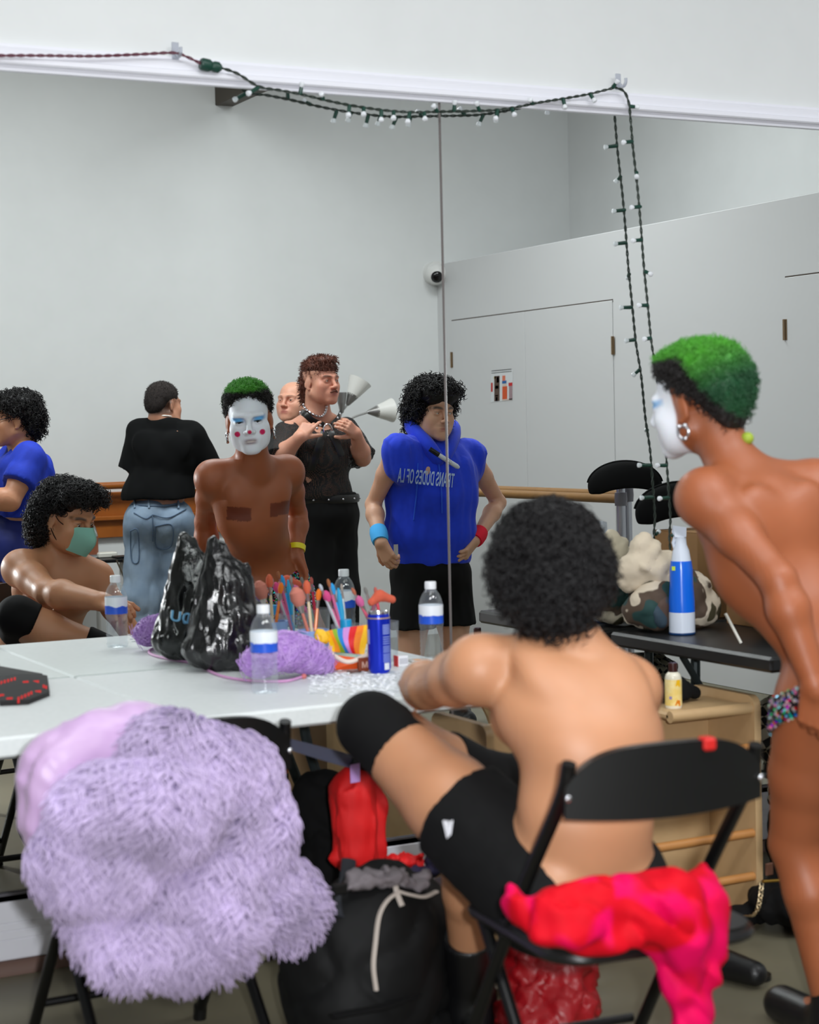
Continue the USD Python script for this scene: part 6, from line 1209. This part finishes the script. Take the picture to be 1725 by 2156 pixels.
for pts in (((838, 1840), (836, 1862), (842, 1885), (850, 1905)), ((842, 1872), (815, 1895), (798, 1930), (790, 1990), (786, 2040), (792, 2092)), ((842, 1872), (870, 1880), (900, 1884), (928, 1872)), ((838, 1842), (846, 1834), (860, 1832))): bp.part('drawstring', tube(on_bp(pts), .0062, 8, .6), cream)
bp.part('shoulder_strap', tube(smooth_path([W(735, 1810, -.98), W(732, 1840, -1.02), W(725, 1880, -1.08), W(712, 1930, -1.12)], 6), .016, 8, .25, up=(1, 0, 0)), mat('strap_navy', (28, 30, 38), .6)); bp.part('buckle', box(W(716, 1872, -1.13)-A3(.018, .006, .012), W(716, 1872, -1.13)+A3(.018, .006, .012), .004), black_plastic)
bp.part('back_strap', tube(smooth_path([W(918, 1850, -.95), W(928, 1900, -.96), W(934, 1960, -.97)], 6), .030, 8, .3, up=(1, .3, 0)), mat('strap_grey_mesh', (122, 112, 120), .8, bump=(300, .6, .001)), label='grey mesh padded back strap')
bp.part('loop_strap', tube(smooth_path([W(700, 2140, -1.22), W(840, 2110, -1.2), W(930, 2050, -1.1), W(940, 1985, -1.02)], 8), .014, 8, .4), blk)
jeans = mat('grey_denim', (72, 80, 98), .85, bump=(260, .35, .001)); blob('denim_jeans', 'crumpled grey-blue denim on the floor between the backpack and the chair', 'jeans', [(W(900, 2080, -.98), (.075, .06, .10)), (W(870, 2120, -1.0), (.08, .06, .06)), (W(950, 1990, -.90), (.03, .04, .06))], jeans, floor=.002)
blob('dark_trousers', 'black trousers heaped on the floor beside the ankle boot', 'trousers', [(W(980, 2110, -1.02)*A3(1, 1, 0)+A3(0, 0, .05), (.09, .09, .06)), ((1.76, -1.06, .05), (.10, .08, .055))], blk, floor=.002)
red = mat('red_jersey', (222, 14, 16), .7, noise=(10, (196, 8, 12)), bump=(160, .2, .001)); RY = -.62
def hanging(name, label, catg, pts, m, Y, h=.006, fold=(.026, (26, 26, 5), 71)):
    G = Flesh()
    for (x0, y0, r0), (x1, y1, r1) in zip(pts[:-1], pts[1:]): G.cone(P(x0, y0, Y), P(x1, y1, Y), r0, r1, .02)
    amp, sc, sd = fold; sc = A3(*sc); v, f = skin(G, h, lambda q: amp*2*(np.abs(meshkit.fbm(q*sc, 2, sd)-.5)-.12)); T = Thing(name, label, catg, at=P(pts[-1][0], pts[-1][1], Y)); T.part('cloth', (v, f), m, True); return T
T = hanging('red_garment', 'bright red garment hanging from the table brace above the backpack', 'garment', [(752, 1632, .030), (742, 1670, .050), (748, 1730, .056), (750, 1790, .050), (762, 1840, .036)], red, RY); G = Flesh()
for a, b, r in (((760, 1640), (795, 1700), .030), ((795, 1700), (790, 1780), .028), ((790, 1780), (800, 1835), .022), ((715, 1680), (718, 1740), .024), ((718, 1790), (712, 1805), .018), ((735, 1800), (700, 1808), .014)): G.cone(P(*a, RY+.01), P(*b, RY+.01), r, r*.9, .02)
v, f = skin(G, .006, lambda q: .044*(np.abs(meshkit.fbm(q*A3(26, 26, 5), 2, 73)-.5)-.12)); T.part('sleeve', (v, f), red, True); T.part('care_label', box(P(748, 1628, RY-.06)-A3(.014, .001, .022), P(748, 1628, RY-.06)+A3(.014, .001, .022), .0005, rotz(.2)), mat('label_lilac', (190, 150, 214), .5))
blob('red_scarf', 'red cloth strip spilling over the backpack top with dark hem', 'scarf', [(P(850, 1808, -.72), (.045, .03, .018), .3), (P(832, 1835, -.74), (.018, .03, .03)), (P(872, 1818, -.72), (.03, .03, .014))], red, h=.005, fold=(.012, (30, 30, 30), 75)); blob('navy_shirt', 'navy folded shirt peeking out behind the backpack collar', 'shirt', [(P(880, 1838, -.78), (.05, .04, .022)), (P(915, 1815, -.78), (.022, .03, .035))], mat('navy_cloth', (34, 30, 62), .8), h=.006, fold=(.012, (26, 26, 26), 76))
blob('black_rucksack', 'black rucksack standing under the table behind the red garment', 'bag', [((1.93, -.30, .26), (.11, .09, .16)), ((1.90, -.28, .40), (.09, .07, .09)), ((1.93, -.30, .10), (.13, .11, .10))], blk, floor=.002)
gl = mat('clear_film', (206, 200, 176), .12, specular_ior_level=.9, transmission_weight=.45, bump=(70, .6, .004)); blob('clear_bag', 'crinkled clear plastic bag on the floor beneath the table', 'bag', [((1.72, -.20, .20), (.09, .07, .06)), ((1.74, -.22, .08), (.10, .08, .10))], gl, fold=(.016, (26, 26, 26), 79), floor=.002)
# pink and red satin garment bunched on the chair and hanging off it
pink = graph('pink_satin', {'tc': ('texture_coordinate', {}), 'n': ('noise_texture', {'scale': 9.0, 'detail': 1.0, 'distortion': .8}), 'r': ('rgb_ramp', {'ramp': [(0, tuple(lin((188, 2, 16)))), (.46, tuple(lin((194, 2, 26)))), (.58, tuple(lin((212, 0, 78)))), (1, tuple(lin((222, 2, 92))))]}), 'p': ('principled_bsdf', {'roughness': .7, 'specular_ior_level': .15})}, [('tc.object', 'n.vector'), ('n.fac', 'r.fac'), ('r.color', 'p.base_color')], 'p.BSDF')
pk = Thing('pink_garment', 'hot pink and red garment bunched on the chair seat and hanging to the floor', 'garment', at=(1.90, -1.98, .05)); G = Flesh(); Y1 = -2.0
for x, y, d, rx, rz, ry in ((1085, 1905, -.04, .018, .035, .03), (1160, 1920, .0, .050, .045, .05), (1250, 1915, .02, .060, .052, .055), (1330, 1905, .02, .070, .058, .055), (1410, 1900, .02, .070, .055, .055), (1470, 1910, .0, .055, .065, .05), (1200, 1965, .03, .075, .028, .045), (1320, 1965, .04, .075, .035, .045), (1430, 1960, .04, .060, .06, .05), (1490, 1980, .02, .030, .07, .04), (1445, 2040, .03, .045, .065, .035), (1460, 2110, .03, .040, .07, .030), (1450, 2190, .03, .038, .08, .030), (1480, 1840, -.02, .022, .035, .025)): G.ell(P(x, y, Y1-d), (rx, ry, rz), None, .03)
v, f = skin(G, .0055, lambda q: .050*(np.abs(meshkit.fbm(q@_TW*A3(17, 17, 7), 2, 81)-.5)-.13)+.012*ridge(q@_TW, (24, 24, 9), 82)); pk.part('cloth', (v, f), pink, True)
# red bag, colourful heap, beads, black shoe under the chair
T = blob('red_bag', 'dark red nylon bag on the floor under the folding chair', 'bag', [((2.06, -1.12, .14), (.13, .11, .12)), ((2.09, -1.10, .24), (.10, .09, .09)), ((2.02, -1.18, .08), (.14, .11, .08))], mat('red_nylon', (150, 12, 22), .4), fold=(.022, (15, 15, 15), 83), floor=.002)
heap = [((232, 224, 206), 'cream printed cloth on the floor beyond the ankle boot', (2.135, -.78, .05), (.07, .06, .06)), ((190, 14, 20), 'small red satin scrap on the floor heap', (2.11, -.84, .06), (.022, .03, .03)), ((206, 92, 160), 'small pink cloth scrap on the floor heap', (2.14, -.87, .025), (.03, .025, .02)), ((34, 52, 92), 'navy blue cloth on the floor beyond the red bag', (2.21, -.86, .04), (.07, .06, .045)), ((206, 170, 160), 'pale pink ruffled cloth on the floor beyond the boot', (2.19, -.80, .09), (.07, .045, .035))]
for i, (col, lb_, c, r) in enumerate(heap): blob('cloth_scrap', lb_, 'cloth', [(c, r)], mat('scrap_%d' % i, col, .8), h=.006, fold=(.020, (26, 26, 26), 90+i), floor=.002)
rng = np.random.default_rng(3); bd = Thing('bead_necklace', 'clear glass bead necklace with a red cord lying on the floor', 'necklace', at=PZ(1085, 2130, 0)); pts = smooth_path([PZ(1065, 2110, .006), PZ(1085, 2128, .006), PZ(1105, 2126, .006), PZ(1115, 2110, .006)], 8)
for i in range(0, len(pts)): bd.part('bead', ball(pts[i]+A3(*rng.normal(0, .004, 2), 0), .008, 2), mat('glass_bead', (226, 226, 220), .05, transmission_weight=.6))
bd.part('cord', tube(smooth_path([PZ(1050, 2112, .006), PZ(1080, 2106, .006), PZ(1112, 2104, .006)], 5), .005, 6), mat('red_cord', (150, 20, 34), .6))
E0 = PZ(1575, 2045, .03); G = Flesh(); G.cone(PZ(1530, 2030, .04), PZ(1590, 2050, .035), .036, .030, .02); G.cut((0, 0, .002), (0, 0, -1)); v, f = skin(G, .006); T = Thing('black_shoe', 'black low shoe lying alone on the floor right of the pink garment', 'shoe', at=E0*A3(1, 1, 0)); T.part('upper', (v, f), mat('black_leather', (16, 16, 18), .4), True); T.part('sole', prism(sg.LineString([PZ(1525, 2050, .0)[:2], PZ(1595, 2062, .0)[:2]]).buffer(.034, 8), .012, (0, 0, .002)), black_plastic)
# lotion bottle on the bench
c = A3(2.835, -.53, .588); lo_ = Thing('lotion_bottle', 'yellow lotion bottle with dark brown cap standing on the wooden bench', 'bottle', at=c); lo_.part('body', lathe([(.001, 0), (.021, 0), (.0225, .004), (.0225, .082), (.019, .092), (.012, .098), (.001, .099)], c, 26), mat('lotion_clear', (232, 226, 206), .2)); lo_.part('label', lathe([(.0228, .008), (.023, .008), (.023, .078), (.0228, .078)], c, 26), mat('lotion_label', (240, 210, 120), .4, noise=(30, (246, 226, 160), .1)))
lo_.part('cap', lathe([(.001, .096), (.0125, .096), (.0125, .120), (.0115, .122), (.001, .122)], c, 20), mat('cap_brown', (56, 22, 20), .3)); vd2 = CAM-c; vd2[2] = 0; vd2 /= np.linalg.norm(vd2); vr2 = A3(-vd2[1], vd2[0], 0)
cy = Flesh().cone(c+A3(0, 0, .0), c+A3(0, 0, .1), .023, .023)
for poly, col in (([(.004, .010), (.018, .006), (.018, .022), (.010, .024)], (226, 130, 20)), ([(.006, .062), (.018, .058), (.018, .078), (.010, .078)], (244, 190, 20)), ([(-.011, .026), (-.004, .026), (-.004, .034), (-.011, .034)], (150, 140, 190))): lo_.part('print', decal(prism(poly, .0005, c+vd2*.05, vr2, (0, 0, 1)), cy, -vd2, .0004), mat('lp_%d_%d_%d' % col, col, .4), False)
blob('beanie', 'black knitted beanie lying on the bench behind the lotion bottle', 'beanie', [((2.91, -.45, .61), (.07, .05, .045)), ((2.86, -.43, .60), (.05, .04, .03))], blk, h=.006, floor=.589)
